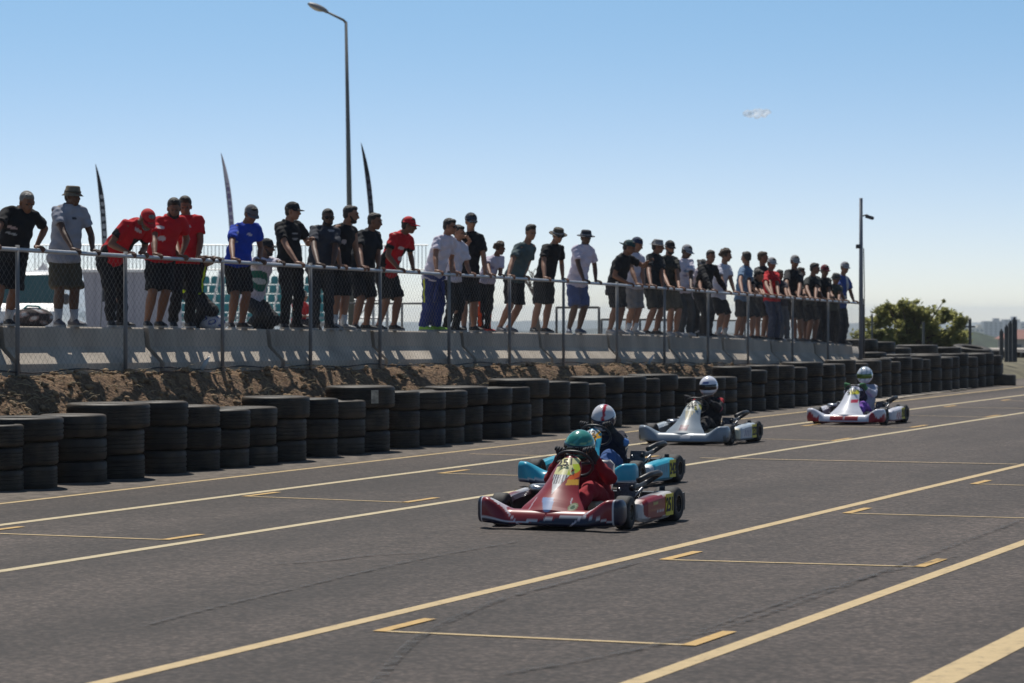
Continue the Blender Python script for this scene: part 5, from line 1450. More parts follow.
for s in people:
    lc = s.get('lcol', BLK)
    if s.get('yellow') or s.get('orange'):
        pass
    f, o = spectator(s); FIGS.append((f, o))
    if s.get('yellow') or s.get('orange'):
        tr_ = [c for c in o.children if c.name.startswith('trousers')][0]; me = tr_.data
        col = (.55, .60, .03) if s.get('yellow') else (.55, .06, .01)
        at = me.color_attributes['paint']
        n = len(me.vertices); co = np.empty(n * 3, 'f'); me.vertices.foreach_get('co', co); co = co.reshape(-1, 3)
        arr = np.empty(n * 4, 'f'); at.data.foreach_get('color', arr); arr = arr.reshape(-1, 4)
        for side in 'RL':
            h = np.array(f.hj[side]); kn = np.array(f.knee[side]); out = np.array(f.R) * (1 if side == 'R' else -1)
            t = (kn - h); L_ = np.linalg.norm(t); t = t / L_; rel = co - h; al = rel @ t / L_; d_ = rel - (rel @ t)[:, None] * t; dist = np.linalg.norm(d_, axis=1) + 1e-6
            ang = (d_ @ out) / dist; side_f = d_ @ np.array(f.F)
            m = (al > 0.0) & (al < (1.0 if s.get('yellow') else 1.9)) & (ang > 0.55) & (np.abs(side_f) < 0.018 + (0.01 if s.get('orange') else 0)) & (dist < 0.2)
            arr[m, :3] = col
        at.data.foreach_set('color', arr.ravel())
    if s.get('yellow'):     # sleeves knotted round the waist
        q = MB()
        for sg in (-1, 1):
            p = f.hip + f.front * 0.15 + f.R * sg * 0.02
            q.tube([f.hip + f.R * sg * 0.19 + Vector((0, 0, .04)), f.hip + f.R * sg * 0.13 + f.front * 0.12 + Vector((0, 0, .03)), p, p + Vector((0, 0, -0.18)) + f.R * sg * 0.05, p + Vector((0, 0, -0.36)) + f.R * sg * 0.09], [0.035, 0.04, 0.035, 0.035, 0.03], n=8)
        tube_me = q.obj('tied_sleeves', mat('navy_suit', (0.015, .03, .16), 0.8, nscale=10, namt=.2, bump=.4), o)
    if 'phone' in s['label']:
        hp = f.hand['L'] if f.R.dot(D) < 0 else f.hand['R']
        q = MB(); q.box((0, 0, 0), (0.075, 0.010, 0.15), Matrix.Rotation(0.4, 3, 'Z')); ph = q.obj('phone', M_LENS, None, smooth=False, bevel=0.004); ph.location = hp + Vector((0.05, -0.04, 0.08))
        tag(ph, 'small black phone held up by the man in the green cap', 'phone')
        q = MB(); q.box((0.0, -0.006, 0.0), (0.066, 0.003, 0.135), Matrix.Rotation(0.4, 3, 'Z')); q.obj('screen', M_EYE, ph, smooth=False)

# people behind the rail who crouch or sit
def lowz(x): return wall_top(u_of(x, 18.6)) - 0.02
f, o = spectator(dict(label='crouching man in black cap and white shirt with a green print', feet=[(246, 326), (258, 327)], hip=(252, 300), neck=(265, 262), head=(267, 248), hands=[(262, None), (283, None)], yaw=25, look=0, pitch=-6, shirt=(.58, .54, .60), sleeve='long', legs='trousers', lcol=(.02, .02, .022), hat='cap', H=1.75, v=18.72, z=wall_top(33.6) - 0.12, beard=True, skin='dark', sname='long_sleeved_top', legw=1.25,
    marks=[(-0.0, .50, .13, .24, (.02, .13, .09)), (-0.0, .50, .105, .07, (.45, .5, .5))], kp=None, group='people crouching and sitting behind the rail'))
f, o = spectator(dict(label='man in black and bright yellow safety vest ducking behind the red shirts', feet=[(191, 326), (199, 326)], hip=(191, 292), neck=(198, 262), head=(195, 250), hands=[(212, None), (219, None)], yaw=20, look=10, pitch=-10, shirt=(.012, .012, .013), sleeve='none', legs='trousers', H=1.72, v=18.75, z=wall_top(32.2) - 0.12, skin='dark', sname='safety_vest', loose=.03,
    marks=[(-.10, .4, .025, .6, (.55, .75, .02)), (.10, .4, .025, .6, (.55, .75, .02)), (0, .0, .4, .05, (.55, .75, .02))], group='people crouching and sitting behind the rail'))
# seated person in the distance on the terrace
Y = 50.0
def sitp(x, y, dY=0): return P(x, y, Y + dY)
F = Vector((0.75, -0.66, 0)).normalized(); R = Vector((F.y, -F.x, 0))
hip = sitp(299, 323); neck = sitp(300, 303); head = sitp(303, 296.5)
ft = hip + F * 0.42 + Vector((0, 0, -0.38))
f = skeleton(hip, neck, head, F, {'R': hip + F * 0.30 + R * 0.10 + Vector((0, 0, .12)), 'L': hip + F * 0.30 - R * 0.10 + Vector((0, 0, .12))}, {'R': ft + R * .12, 'L': ft - R * .12}, 1.4, R, kneepole={'R': F + Vector((0, 0, 1)), 'L': F + Vector((0, 0, 1))})
HB = head_basis((F + Vector((.6, 0, 0))).normalized(), -0.1)
o = make_body(f, 'tan', HB); tag(o, 'distant person in red top and pale cap sitting between two standing spectators', 'person', 'people crouching and sitting behind the rail')
cloth(f, legs_mb(f, 'trousers'), (.02, .02, .025), 'trousers', o); cloth(f, shirt_mb(f, 'short'), (.5, .03, .03), 't_shirt', o); shoes(f, BLK, o)
headgear(f, HB, 'cap', (.4, .36, .3), o, 'brown')
q = MB(); q.box((0, 0, 0), (0.5, 0.4, 0.06))
bb = empty('stool', hip + Vector((0, 0, -0.50)), 'small grey stool under the distant person in the red top', 'stool')
q = MB(); q.box((0, 0, 0.36), (0.42, 0.40, 0.05)); q.obj('seat', MATS['dark_plastic'], bb, smooth=False, bevel=.01)
for sx in (-.17, .17):
    for sy in (-.16, .16):
        q = MB(); q.tube([(sx * 1.1, sy * 1.1, 0), (sx, sy, 0.34)], 0.018, n=6); q.obj('leg', MATS['dark_plastic'], bb)

# things lying on the wall's back ledge
def helmet_ledge(x, y, c1, c2, label, r=0.14, sx=1.0):
    v = 18.52; u = u_of(x, v); Yd = UV(u, v).y
    p = UV(u, v, wall_top(u)); o = empty('helmet_bag', p, label, 'bag')
    q = MB(); rr = random.Random(int(x))
    q.ell((0, 0, r * 0.72), (r * 1.3 * sx, r, r * 0.85), nu=24, nv=14)
    for i in range(7): q.ell((rr.uniform(-r, r) * sx, rr.uniform(-.5, .5) * r, r * rr.uniform(.5, 1.1)), (r * .45, r * .4, r * .35), nu=12, nv=8)
    me = remeshed(q, 0.012, 2, 'cover')
    def pf(co):
        n = np.sin(co[:, 0] * 33 + 2 * np.sin(co[:, 2] * 29)) + np.sin(co[:, 2] * 41 + co[:, 0] * 17 + co[:, 1] * 23)
        c = np.tile(np.array(c1, 'f'), (len(co), 1)); c[n > 0.35] = c2; c[n > 1.25] = (.5, .5, .5); return c
    paint(me, pf); link('cover', me, M_CLOTH, o, fix=False)
    q = MB(); q.tube([(-r * sx, -r * .2, r * 0.9), (-r * .4, -r * .3, r * 1.7), (r * .5, -r * .3, r * 1.65), (r * sx, -r * .2, r * 0.8)], 0.012, n=6); q.obj('strap', mat('teal_strap', (.08, .32, .30), .7), o)
helmet_ledge(33, 320, (.06, .05, .05), (.30, .22, .2), 'patterned bag with a teal strap on the wall behind the stout man', 0.15, 1.3)
helmet_ledge(211, 322, (.55, .56, .62), (.03, .06, .28), 'blue and white bag on the wall beside the man in the blue shirt', 0.13, 1.2)
helmet_ledge(703, 331, (.02, .02, .02), (.03, .03, .03), 'small dark round bag on the wall behind the man in black trousers', 0.13, 1.0)
# ================================================================== KARTS AND DRIVERS
M_BODYW = attr_mat('kart_bodywork', rough=0.38, bump=0.0, bscale=6, coat=0.25, spec=0.5, wear=0.06)
M_KRUB = mat('kart_slick_rubber', (0.028, 0.027, 0.027), 0.75, nscale=18, namt=0.35)
M_KBLK = mat('kart_black_plastic', (0.022, 0.022, 0.025), 0.45, nscale=9, namt=0.1)
M_KMET = mat('kart_frame_metal', (0.42, 0.42, 0.44), 0.3, metal=0.9)
M_MAG = mat('kart_rim_metal', (0.20, 0.18, 0.15), 0.35, metal=0.8)
M_YEL = mat('plate_yellow', (0.72, 0.60, 0.03), 0.5, nscale=10, namt=0.06)
M_INK = mat('number_black', (0.01, 0.01, 0.012), 0.6)
M_WHI = mat('sticker_paper_white', (0.75, 0.75, 0.75), 0.5)
def sstep(a, b, x): t = np.clip((x - a) / (b - a), 0, 1); return t * t * (3 - 2 * t)

def kart(spec):
    a = spec['contact']; left = Vector((CT, -ST, 0)); fwd = -D; yaw = spec.get('yaw', 0.0)
    Rz = Matrix.Rotation(yaw, 3, 'Z'); fwd = Rz @ fwd; left = Rz @ left
    sc = 1.05; c0 = Gd(*a) - fwd * 0.52 * sc - left * 0.56 * sc
    o = empty('racing_kart', c0, spec['label'], 'kart', 'racing karts on the track'); o.rotation_euler = (0, 0, math.atan2(fwd.y, fwd.x)); o.scale = (sc,) * 3
    # ---- wheels
    def wheel(x, y, r, w, steer=0.0):
        c = Vector((x, y, r)); Rm = Matrix.Rotation(steer, 3, 'Z')
        sgy = 1 if y > 0 else -1
        q = MB(); q.lathe([(r * .48, -w * .46), (r * .60, -w * .5), (r * .86, -w * .49), (r * .97, -w * .42), (r, -w * .28), (r * 1.003, 0), (r, w * .28), (r * .97, w * .42), (r * .86, w * .49), (r * .60, w * .5), (r * .48, w * .46)], c, 'Y', 36, Rm)
        wh = q.obj('wheel', M_KRUB, o, angle=60)
        q = MB(); rr = r * .50
        q.lathe([(rr * .25, -w * .12), (rr * .92, -w * .30), (rr * .98, -w * .48), (rr * 1.03, -w * .48), (rr * 1.03, w * .48), (rr * .98, w * .48), (rr * .92, w * .25), (rr * .25, w * .10)], c, 'Y', 24, Rm)
        rm = q.obj('rim', M_MAG, wh, angle=40)
        q = MB(); q.tube([c + Rm @ Vector((0, -w * .2, 0)), c + Rm @ Vector((0, w * .2 + 0.02, 0))], rr * .26, n=10)
        for i in range(5):
            aa = i * 1.2566; q.tube([c + Rm @ Vector((0, sgy * w * .2, 0)), c + Rm @ Vector((math.cos(aa) * rr * .9, sgy * w * .28, math.sin(aa) * rr * .9))], rr * .13, n=6)
        q.obj('hub', M_KMET, rm)
    st = spec.get('steer', 0.05)
    wheel(0.52, 0.56, 0.140, 0.135, st); wheel(0.52, -0.56, 0.140, 0.135, st)
    wheel(-0.52, 0.585, 0.150, 0.215); wheel(-0.52, -0.585, 0.150, 0.215)
    # ---- frame
    q = MB()
    for sg in (-1, 1):
        q.tube([(0.80, sg * .16, .07), (0.45, sg * .20, .06), (0.15, sg * .30, .055), (-0.25, sg * .30, .055), (-0.70, sg * .28, .07)], 0.016, n=8)
        q.tube([(0.52, sg * .22, .08), (0.52, sg * .50, .12)], 0.016, n=8)
        q.tube([(0.25, sg * .28, .06), (0.30, sg * .50, .09), (-.28, sg * .52, .09), (-.30, sg * .28, .06)], 0.012, n=6)
    for x in (.78, .35, -.05, -.66): q.tube([(x, -.28, .06), (x, .28, .06)], 0.015, n=8)
    q.obj('frame', M_KMET, o)
    q = MB(); q.tube([(-.52, -.6, .14), (-.52, .6, .14)], 0.02, n=10); q.obj('rear_axle', M_KMET, o)
    q = MB(); q.box((0.40, 0, .040), (0.80, 0.52, 0.008)); q.obj('floor_tray', mat('alloy_tray', (.35, .35, .36), .4, metal=.7), o, smooth=False)
    # ---- nose
    NS = 220; rings = []
    for i in range(NS + 1):
        t = -1 + 2 * i / NS; at = abs(t); y = 0.655 * t
        up = float(sstep(.50, .86, at)); x = 0.965 - 0.06 * at ** 2 - 0.17 * max(0, at - .80) ** 1.4 * 3
        zt = 0.165 + 0.10 * up - 0.02 * (at < .001); zb = 0.035 + 0.012 * up
        dp = 0.17 - 0.05 * up + 0.0
        if at > .80: dp += 0.05 * (at - .80) / .20
        e = 1 - max(0, (at - .955) / .045) ** 2 * .45
        pts = []
        m = 36
        for j in range(m):
            b = 2 * math.pi * j / m; cx = math.copysign(abs(math.cos(b)) ** .6, math.cos(b)); sz = math.copysign(abs(math.sin(b)) ** .6, math.sin(b))
            zz = (zt + zb) / 2 + sz * (zt - zb) / 2 * e
            lean = (0.05 * (1 - up)) * (sz + 1) / 2 * 1.4
            pts.append(Vector((x - dp / 2 + cx * dp / 2 * e - lean, y, zz)))
        rings.append(pts)
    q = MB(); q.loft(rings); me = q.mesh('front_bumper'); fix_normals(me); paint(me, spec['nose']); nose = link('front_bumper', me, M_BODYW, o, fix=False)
    # ---- front panel (cowl)
    stn = [(.850, .085, .40, .05), (.835, .125, .36, .05), (.805, .162, .30, .05), (.755, .210, .270, .05), (.68, .285, .225, .045), (.60, .362, .184, .045), (.52, .440, .154, .045), (.445, .510, .142, .04), (.385, .562, .126, .04), (.345, .602, .102, .035), (.325, .626, .068, .03), (.318, .636, .028, .02)]
    # finer stations by interpolation
    fine = []
    for i in range(len(stn) - 1):
        for j in range(14): fine.append([stn[i][k] + (stn[i + 1][k] - stn[i][k]) * j / 14 for k in range(4)])
    fine.append(list(stn[-1])); rings = []
    fine = [(x_, z_ if z_ < .2 else .2 + (z_ - .2) * .94, w_ * (1 - .10 * max(0, min(1, (z_ - .22) / .1))), t_) for x_, z_, w_, t_ in fine]
    for i, (x, z, w, th) in enumerate(fine):
        nx, nz = .74, .67; top = []; bot = []
        for j in range(61):
            s_ = -1 + 2 * j / 60; bulge = 0.085 * (1 - abs(s_) ** 1.7) * (w / .25) ** .5
            c = Vector((x, s_ * w, z)); top.append(c + Vector((nx, 0, nz)) * (bulge - .085 * .4)); bot.append(c + Vector((nx, 0, nz)) * (bulge - .085 * .4 - th * .35))
        rings.append(top + bot[::-1])
    q = MB(); q.loft(rings); me = q.mesh('front_panel'); fix_normals(me); paint(me, lambda co: spec['panel'](co * np.array((1, 1.4, 1.13), 'f'))); pn = link('front_panel', me, M_BODYW, o, fix=False)
    # ---- side pods with number plates
    for sg in (1, -1):
        rings = []
        for (x, y0, y1, zb, zt) in ((.375, .56, .63, .07, .14), (.345, .55, .655, .05, .20), (.26, .54, .68, .045, .235), (.10, .54, .69, .045, .25), (-.10, .54, .70, .045, .262), (-.28, .54, .70, .05, .275), (-.335, .555, .695, .06, .27), (-.35, .57, .66, .09, .24)):
            ch = min(.03, (y1 - y0) * .25)
            rings.append([Vector((x, sg * yy, zz)) for yy, zz in [(y0, zb), (y1 - ch, zb)] + [(y1, zb + ch + (zt - zb - 2 * ch) * q_ / 14) for q_ in range(15)] + [(y1 - ch * .5, zt - ch * .3), (y1 - ch, zt), (y0 + ch, zt), (y0, zt - ch)]])
        fr_ = []
        for i in range(len(rings) - 1):
            for j in range(16): fr_.append([p.lerp(r_, j / 16) for p, r_ in zip(rings[i], rings[i + 1])])
        fr_.append(rings[-1])
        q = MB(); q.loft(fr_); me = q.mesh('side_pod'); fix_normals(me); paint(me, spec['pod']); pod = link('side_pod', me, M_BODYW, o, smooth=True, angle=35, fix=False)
        if True:
            q = MB(); q.box((-.225, sg * .7025, .165), (.19, .005, .185)); pl = q.obj('number_plate', M_YEL, pod, smooth=False)
            tm = text_mesh(spec['num'], 0.165, 0.0015, 0.004); tm.materials.append(M_INK); tn = link('race_number', tm, None, pl, smooth=False, fix=False)
            tn.matrix_local = Matrix.Translation((-.225, sg * .7075, .160)) @ Matrix.Rotation(math.pi if sg > 0 else 0, 4, 'Z') @ Matrix.Rotation(math.pi / 2, 4, 'X') @ Matrix.Diagonal((.78, 1, 1, 1))
            if spec.get('podtext'):
                tm = text_mesh(spec['podtext'], 0.07, 0.0015, 0.002); tm.materials.append(M_WHI); tn = link('lettering', tm, None, pod, smooth=False, fix=False)
                tn.matrix_local = Matrix.Translation((.04, sg * (.698), .115)) @ Matrix.Rotation(math.pi if sg > 0 else 0, 4, 'Z') @ Matrix.Rotation(math.pi / 2, 4, 'X')
    # ---- number plate on the panel top
    tm = text_mesh(spec['num'], 0.100, 0.0015, 0.003); tm.materials.append(M_INK); tn = link('race_number', tm, None, pn, smooth=False, fix=False)
    ct_ = Vector((.415, 0.0, .515)) + Vector((.74, 0, .67)) * (.030 + .012)
    tn.matrix_local = Matrix.Translation(ct_) @ Matrix.Rotation(math.radians(90), 4, 'Z') @ Matrix.Rotation(math.radians(47), 4, 'X') @ Matrix.Rotation(spec.get('numtilt', .2), 4, 'Z')
    # ---- rear bumper
    q = MB(); rings = []
    for i in range(21):
        t = -1 + i / 10; y = .68 * t; x = -.72 + .05 * abs(t) ** 3
        rings.append([Vector((x + dx_, y, z)) for dx_, z in ((-.035, .09), (.03, .08), (.035, .16), (.03, .235), (-.03, .24), (-.045, .165))])
    q.loft(rings); q.obj('rear_bumper', M_KBLK, o, angle=40)
    # ---- seat
    q = MB(); rings = []
    for (x, z, w, d_) in ((.16, .09, .14, .02), (.05, .065, .17, .05), (-.10, .06, .185, .10), (-.24, .10, .185, .16), (-.33, .22, .18, .15), (-.40, .36, .165, .08), (-.45, .48, .13, .04), (-.46, .52, .08, .02)):
        up = []; lo = []
        for j in range(13):
            s_ = -1 + j / 6; h = d_ * abs(s_) ** 2.5
            n_ = Vector((.35 if x < -.2 else 0, 0, 1)).normalized() if x > -.3 else Vector((1, 0, .3)).normalized()
            p = Vector((x, s_ * w, z)) + n_ * h; up.append(p + n_ * .012); lo.append(p - n_ * .0)
        rings.append(up + lo[::-1])
    q.loft(rings); q.obj('seat', mat('seat_fibreglass', spec.get('seat', (.25, .26, .27)), .35, coat=.4), o)
    # ---- steering
    q = MB(); cw = Vector((.225, 0, .530)); Rw = Matrix.Rotation(math.radians(-48), 3, 'Y'); pts = []
    for i in range(33):
        aa = 2 * math.pi * i / 32; r_ =   .158 * (1 - .12 * max(0, math.sin(aa)) ** 4); pts.append(cw + Rw @ Vector((math.sin(aa) * r_, math.cos(aa) * r_, 0)))
    q.tube(pts, .0135, n=8); q.tube([cw + Rw @ Vector((0, -.14, 0)), cw + Rw @ Vector((0, .14, 0))], .010, n=6); q.tube([cw, cw + Rw @ Vector((-.14, 0, 0))], .010, n=6)
    sw = q.obj('steering_wheel', M_KBLK, o)
    q = MB(); q.tube([cw, Vector((.42, 0, .36)), Vector((.66, 0, .10))], .011, n=8); q.obj('steering_column', M_KMET, sw)
    # ---- engine on the driver's right, radiator on the left, exhaust and hose
    q = MB(); q.box((-.30, -.36, .16), (.22, .16, .16)); q.box((-.26, -.36, .29), (.12, .13, .10))
    for i in range(6): q.box((-.26, -.36, .25 + i * .018), (.145, .15, .006))
    q.obj('engine', mat('engine_alloy', (.28, .28, .29), .45, metal=.8), o, smooth=False, bevel=.006)
    q = MB(); q.tube([(-.18, -.38, .27), (-.05, -.46, .28), (-.20, -.56, .27), (-.48, -.42, .25), (-.72, -.30, .25), (-.82, -.24, .25)], [.022, .03, .045, .055, .045, .02], n=12); q.obj('exhaust', M_KMET, o)
    q = MB(); q.box((-.12, .34, .26), (.04, .16, .18), Matrix.Rotation(-.25, 3, 'Y')); rd = q.obj('radiator', mat('radiator_core', (.10, .10, .11), .5, metal=.5, nscale=60, namt=.4), o, smooth=False, bevel=.004)
    q = MB(); hp = [Vector(p) for p in ((-.10, .46, .37), (-.22, .52, .415), (-.42, .53, .425), (-.56, .50, .41), (-.62, .42, .37), (-.56, .36, .32), (-.36, .38, .31), (-.16, .40, .31), (-.10, .40, .30))]
    q.tube([hp[0]] + [hp[i].lerp(hp[i + 1], t) for i in range(len(hp) - 1) for t in (.33, .66, 1.0)], .026, n=10); q.obj('hose', M_KBLK, rd)
    q = MB(); q.tube([(-.06, .30, .10), (-.20, .46, .30), (-.50, .30, .10)], .011, n=6); q.tube([(-.06, .30, .30), (-.44, .24, .16)], .010, n=6); q.obj('stay_bar', M_KMET, o)
    q = MB(); q.box((.16, .17, .13), (.20, .09, .14)); q.obj('fuel_tank', mat('tank_plastic', (.4, .36, .26), .4), o, smooth=False, bevel=.02)
    q = MB(); 
    for sg in (-1, 1): q.tube([(.66, sg * .13, .06), (.70, sg * .13, .24), (.70, sg * .08, .25)], .008, n=6)
    q.obj('pedals', M_KMET, o)
    # ---- driver
    Mw = Matrix.Translation(c0) @ Matrix.Rotation(math.atan2(fwd.y, fwd.x), 4, 'Z') @ Matrix.Scale(sc, 4)
    lx, ly, lz = spec['headpos']
    def Lp(x, y, z): return Mw @ Vector((x, y, z))
    hip = Lp(-.19, 0, .19); head = Lp(lx, ly, lz); neck = Lp(lx - .055, ly * .85, lz - .155)
    hand = {'L': Lp(.165, .155, .585), 'R': Lp(.165, -.155, .585)}; foot = {'L': Lp(.60, .13, .075), 'R': Lp(.60, -.13, .075)}
    upv = Vector((0, 0, 1))
    f = skeleton(hip, neck, head, fwd, hand, foot, 1.80, -left, kneepole={'L': upv + left * .25, 'R': upv - left * .25}, elbowpole={'L': left * .7 - upv * 1.0 - fwd * .2, 'R': -left * .7 - upv * 1.0 - fwd * .2})
    look = (Matrix.Rotation(spec.get('look', 0), 3, 'Z') @ fwd); HB = head_basis(look, spec.get('pitch', -.18), spec.get('roll', 0))
    b = make_body(f, 'tan', HB, handdir={'L': (fwd * .5 + upv * .6 - left * .2).normalized(), 'R': (fwd * .5 + upv * .6 + left * .2).normalized()}, curl={'L': (fwd - upv * .6), 'R': (fwd - upv * .6)})
    tag(b, spec['driver'], 'person', 'kart drivers')
    def suitfn(co):
        c = np.tile(np.array(spec['suit'], 'f'), (len(co), 1))
        for (pt_, r_, col) in spec.get('suitmarks', []):
            p = np.array(Lp(*pt_)); c[np.linalg.norm(co - p, axis=1) < r_] = col
        for s_ in 'RL':     # sleeve colour below the elbow
            if 'sleeve' in spec:
                e = np.array(f.elb[s_]); h = np.array(f.hand[s_]); t = h - e; L2 = t @ t; a_ = ((co - e) @ t) / L2
                d_ = np.linalg.norm(co - e - a_[:, None] * t, axis=1); c[(a_ > .35) & (d_ < .08) & (a_ < 1.1)] = spec['sleeve']
        return c
    qb = shirt_mb(f, 'long', bulk=.025); 
    cloth(f, qb, suitfn, 'race_suit_top', b); cloth(f, legs_mb(f, 'trousers'), spec.get('suitlegs', spec['suit']), 'race_suit_legs', b)
    shoes(f, spec.get('boots', (.03, .03, .03)), b)
    # gloves: fingers and palm a little larger
    for s_, sg in (('R', 1), ('L', -1)):
        q = MB(); d_ = (fwd * .5 + upv * .6 + left * .2 * (1 if s_ == 'R' else -1)).normalized()
        hand_geo(q, f.hand[s_] - d_ * .004, d_, fwd - upv * .6, -f.R * sg, f.k * 1.16); q.cap2(f.hand[s_] - (f.hand[s_] - f.elb[s_]).normalized() * .05, f.hand[s_], .040, .036)
        q.obj('glove', mat('glove_' + spec['id'], spec.get('glove', (.03, .03, .035)), .8, nscale=14, namt=.2), b)
    # helmet
    def Hh(x, y, z): return head + HB @ Vector((x, y, z))
    q = MB(); rings = []; nv = 30; nu = 40
    for i in range(nv + 1):
        aa = -math.pi / 2 + math.pi * i / nv; z = math.sin(aa); r_ = max(math.cos(aa), .02); ring = []
        for j in range(nu):
            t = 2 * math.pi * j / nu; x = math.cos(t) * r_; y = math.sin(t) * r_
            px, py, pz = x * .138, y * .160, z * .160
            if z < -.25: k_ = (-.25 - z) / .75; px *= 1 - .12 * k_; py = py * (1 - .10 * k_) + .020 * k_; pz = pz * (1 - .16 * k_)
            if y > .35 and z < -.15: py += .018 * min(1, (-.15 - z) * 3) * (y - .35) / .65   # chin bar
            ring.append(Hh(px, py, pz + .015))
        rings.append(ring)
    q.loft(rings); me = q.mesh('helmet'); fix_normals(me)
    inv = np.array(HB.inverted()); hp_ = np.array(head)
    paint(me, lambda co: spec['helmet']((co - hp_) @ inv.T))
    hm = link('helmet', me, attr_mat('helmet_shell_' + spec['id'], rough=.22, bump=0, bscale=5, coat=.6, wear=.04), b, fix=False)
    q = MB(); top = []; rings = []
    for i in range(11):
        z = -.22 + .50 * i / 10; aa = math.asin(z); r_ = math.cos(aa)
        o1 = []; o2 = []
        for j in range(21):
            t = math.radians(90 - 78 + 156 * j / 20); x = math.cos(t) * r_ * .1415; y = math.sin(t) * r_ * .1645
            o1.append(Hh(x, y + .002, z * .160 + .015)); o2.append(Hh(x * .93, y * .93, z * .160 + .015))
        rings.append(o1 + o2[::-1])
    q.loft(rings); q.obj('visor', mat('visor_' + spec['id'], spec.get('visor', (.02, .02, .025)), .08, coat=.5, metal=.3), hm)
    return o, b

def solid(c): return lambda co: np.tile(np.array(c, 'f'), (len(co), 1))
def npz(co): return co[:, 0], co[:, 1], co[:, 2]
# --- kart one: dark red with navy, white lines
DR = (.23, .005, .012); NAVY = (.010, .012, .035); WH = (.62, .62, .64); LB = (.15, .24, .45)
def nose1(co):
    x, y, z = npz(co); c = np.tile(np.array(DR, 'f'), (len(co), 1)); ay = np.abs(y)
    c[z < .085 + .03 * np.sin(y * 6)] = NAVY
    c[(np.abs(z - (.095 + .03 * np.sin(y * 6))) < .007)] = WH
    c[ay > .60] = NAVY; c[(ay > .585) & (ay < .60)] = WH
    c[(ay > .44) & (ay < .52) & (z > .17) & (x < .88)] = WH
    c[(np.abs(ay - .30 - (z - .1) * 1.2) < .010)] = (.5, .45, .5)
    return c
def panel1(co):
    x, y, z = npz(co); c = np.tile(np.array(DR, 'f'), (len(co), 1))
    c[(np.abs(y) < .10 * np.clip((z - .16) / .12, 0, 1) + .02) & (z > .17) & (z < .30) & (y < .06 - (z - .2) * .3)] = LB
    w = np.clip((z - .33) / .16, 0, 1) * .105
    c[(np.abs(y + .02) < w) & (z > .33) & (z < .515)] = (.55, .55, .55)
    c[(np.abs(y + .02) < w) & (z > .42) & (z < .515) & (np.sin(y * 190 + z * 30) > .2)] = (.04, .03, .04)
    c[(z > .505) & (z < .655) & (np.abs(y) < .125)] = (.70, .66, .32)
    c[(z > .50) & (z < .60) & (y > .06) & (y < .165) & (np.sin(y * 60 + z * 45) > -.2)] = (.50, .60, .03)
    c[(z > .44) & (z < .55) & (y > .09) & (np.sin(y * 40 - z * 60) > -.3)] = (.75, .12, .01)
    c[(z > .41) & (z < .46) & (y > .09)] = (.65, .35, .03)
    c[(np.abs(np.abs(y) - (.26 - (z - .17) * .3)) < .006) & (z < .30)] = (.5, .45, .5)
    e = (y - .275) ** 2 / .0022 + (z - .215) ** 2 / .0014; c[e < 1] = (.22, .25, .12); c[e < .55] = (.35, .38, .25); c[e < .25] = (.05, .12, .06)
    return c
def pod1(co):
    x, y, z = npz(co); c = np.tile(np.array((.60, .57, .55), 'f'), (len(co), 1)); ay = np.abs(y)
    e = np.abs((x - .08) / .245) ** 4 + np.abs((z - .165) / .092) ** 4; c[(e < 1)] = DR
    c[(np.abs(z - .195) < .012) & (np.abs(x - .10) < .05) & (ay > .6)] = (.35, .33, .1)
    c[(np.abs(z - .125) < .012) & (np.abs(x - .0) < .075) & (ay > .6) & (np.sin(x * 300) > -.3)] = (.6, .55, .55)
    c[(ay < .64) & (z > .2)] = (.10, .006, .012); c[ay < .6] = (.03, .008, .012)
    return c
def helm1(p):
    x, y, z = p[:, 0], p[:, 1], p[:, 2]; c = np.tile(np.array((.02, .20, .17), 'f'), (len(p), 1))
    c[np.sin(x * 60 + z * 35) > .75] = (.05, .35, .30); c[(z < -.06)] = (.012, .06, .055); c[np.abs(z - .10 + y * .2) < .006] = (.2, .45, .2); c[(z > .135)] = (.06, .28, .24); return c
# --- kart two: light blue
CY = (.02, .33, .48)
def nose2(co):
    x, y, z = npz(co); c = np.tile(np.array(CY, 'f'), (len(co), 1)); c[z < .08] = (.03, .05, .12); c[np.abs(z - .085) < .008] = (.5, .55, .6); return c
def panel2(co):
    x, y, z = npz(co); c = np.tile(np.array(CY, 'f'), (len(co), 1))
    c[(z > .52) & (z < .66) & (np.abs(y) < .12)] = (.55, .6, .62)
    a = np.arctan2(z - .58, y - .09); r_ = np.hypot(y - .09, z - .58); c[r_ < .052 * (1 + .45 * np.cos(5 * a))] = (.75, .38, .02); c[r_ < .015] = (.05, .03, .02)
    c[(z > .30) & (z < .42) & (np.abs(y) < .07)] = (.5, .55, .6); return c
def pod2(co):
    x, y, z = npz(co); c = np.tile(np.array((.02, .36, .50), 'f'), (len(co), 1)); c[x > .29] = (.55, .6, .62); c[z < .075] = (.5, .55, .6)
    c[(z > .13) & (z < .20) & (x < .18) & (x > -.08) & (np.sin(x * 110) > 0)] = (.02, .22, .34); return c
def helm2(p):
    x, y, z = p[:, 0], p[:, 1], p[:, 2]; c = np.tile(np.array((.66, .64, .66), 'f'), (len(p), 1)); c[(np.abs(x + .035) < .017) & (z > -.02)] = (.45, .01, .03)
    c[(z < .02 + .03 * np.abs(np.sin(x * 45 + y * 20))) & (y < .08)] = (.02, .025, .06); c[(z < -.10)] = (.5, .5, .52); return c
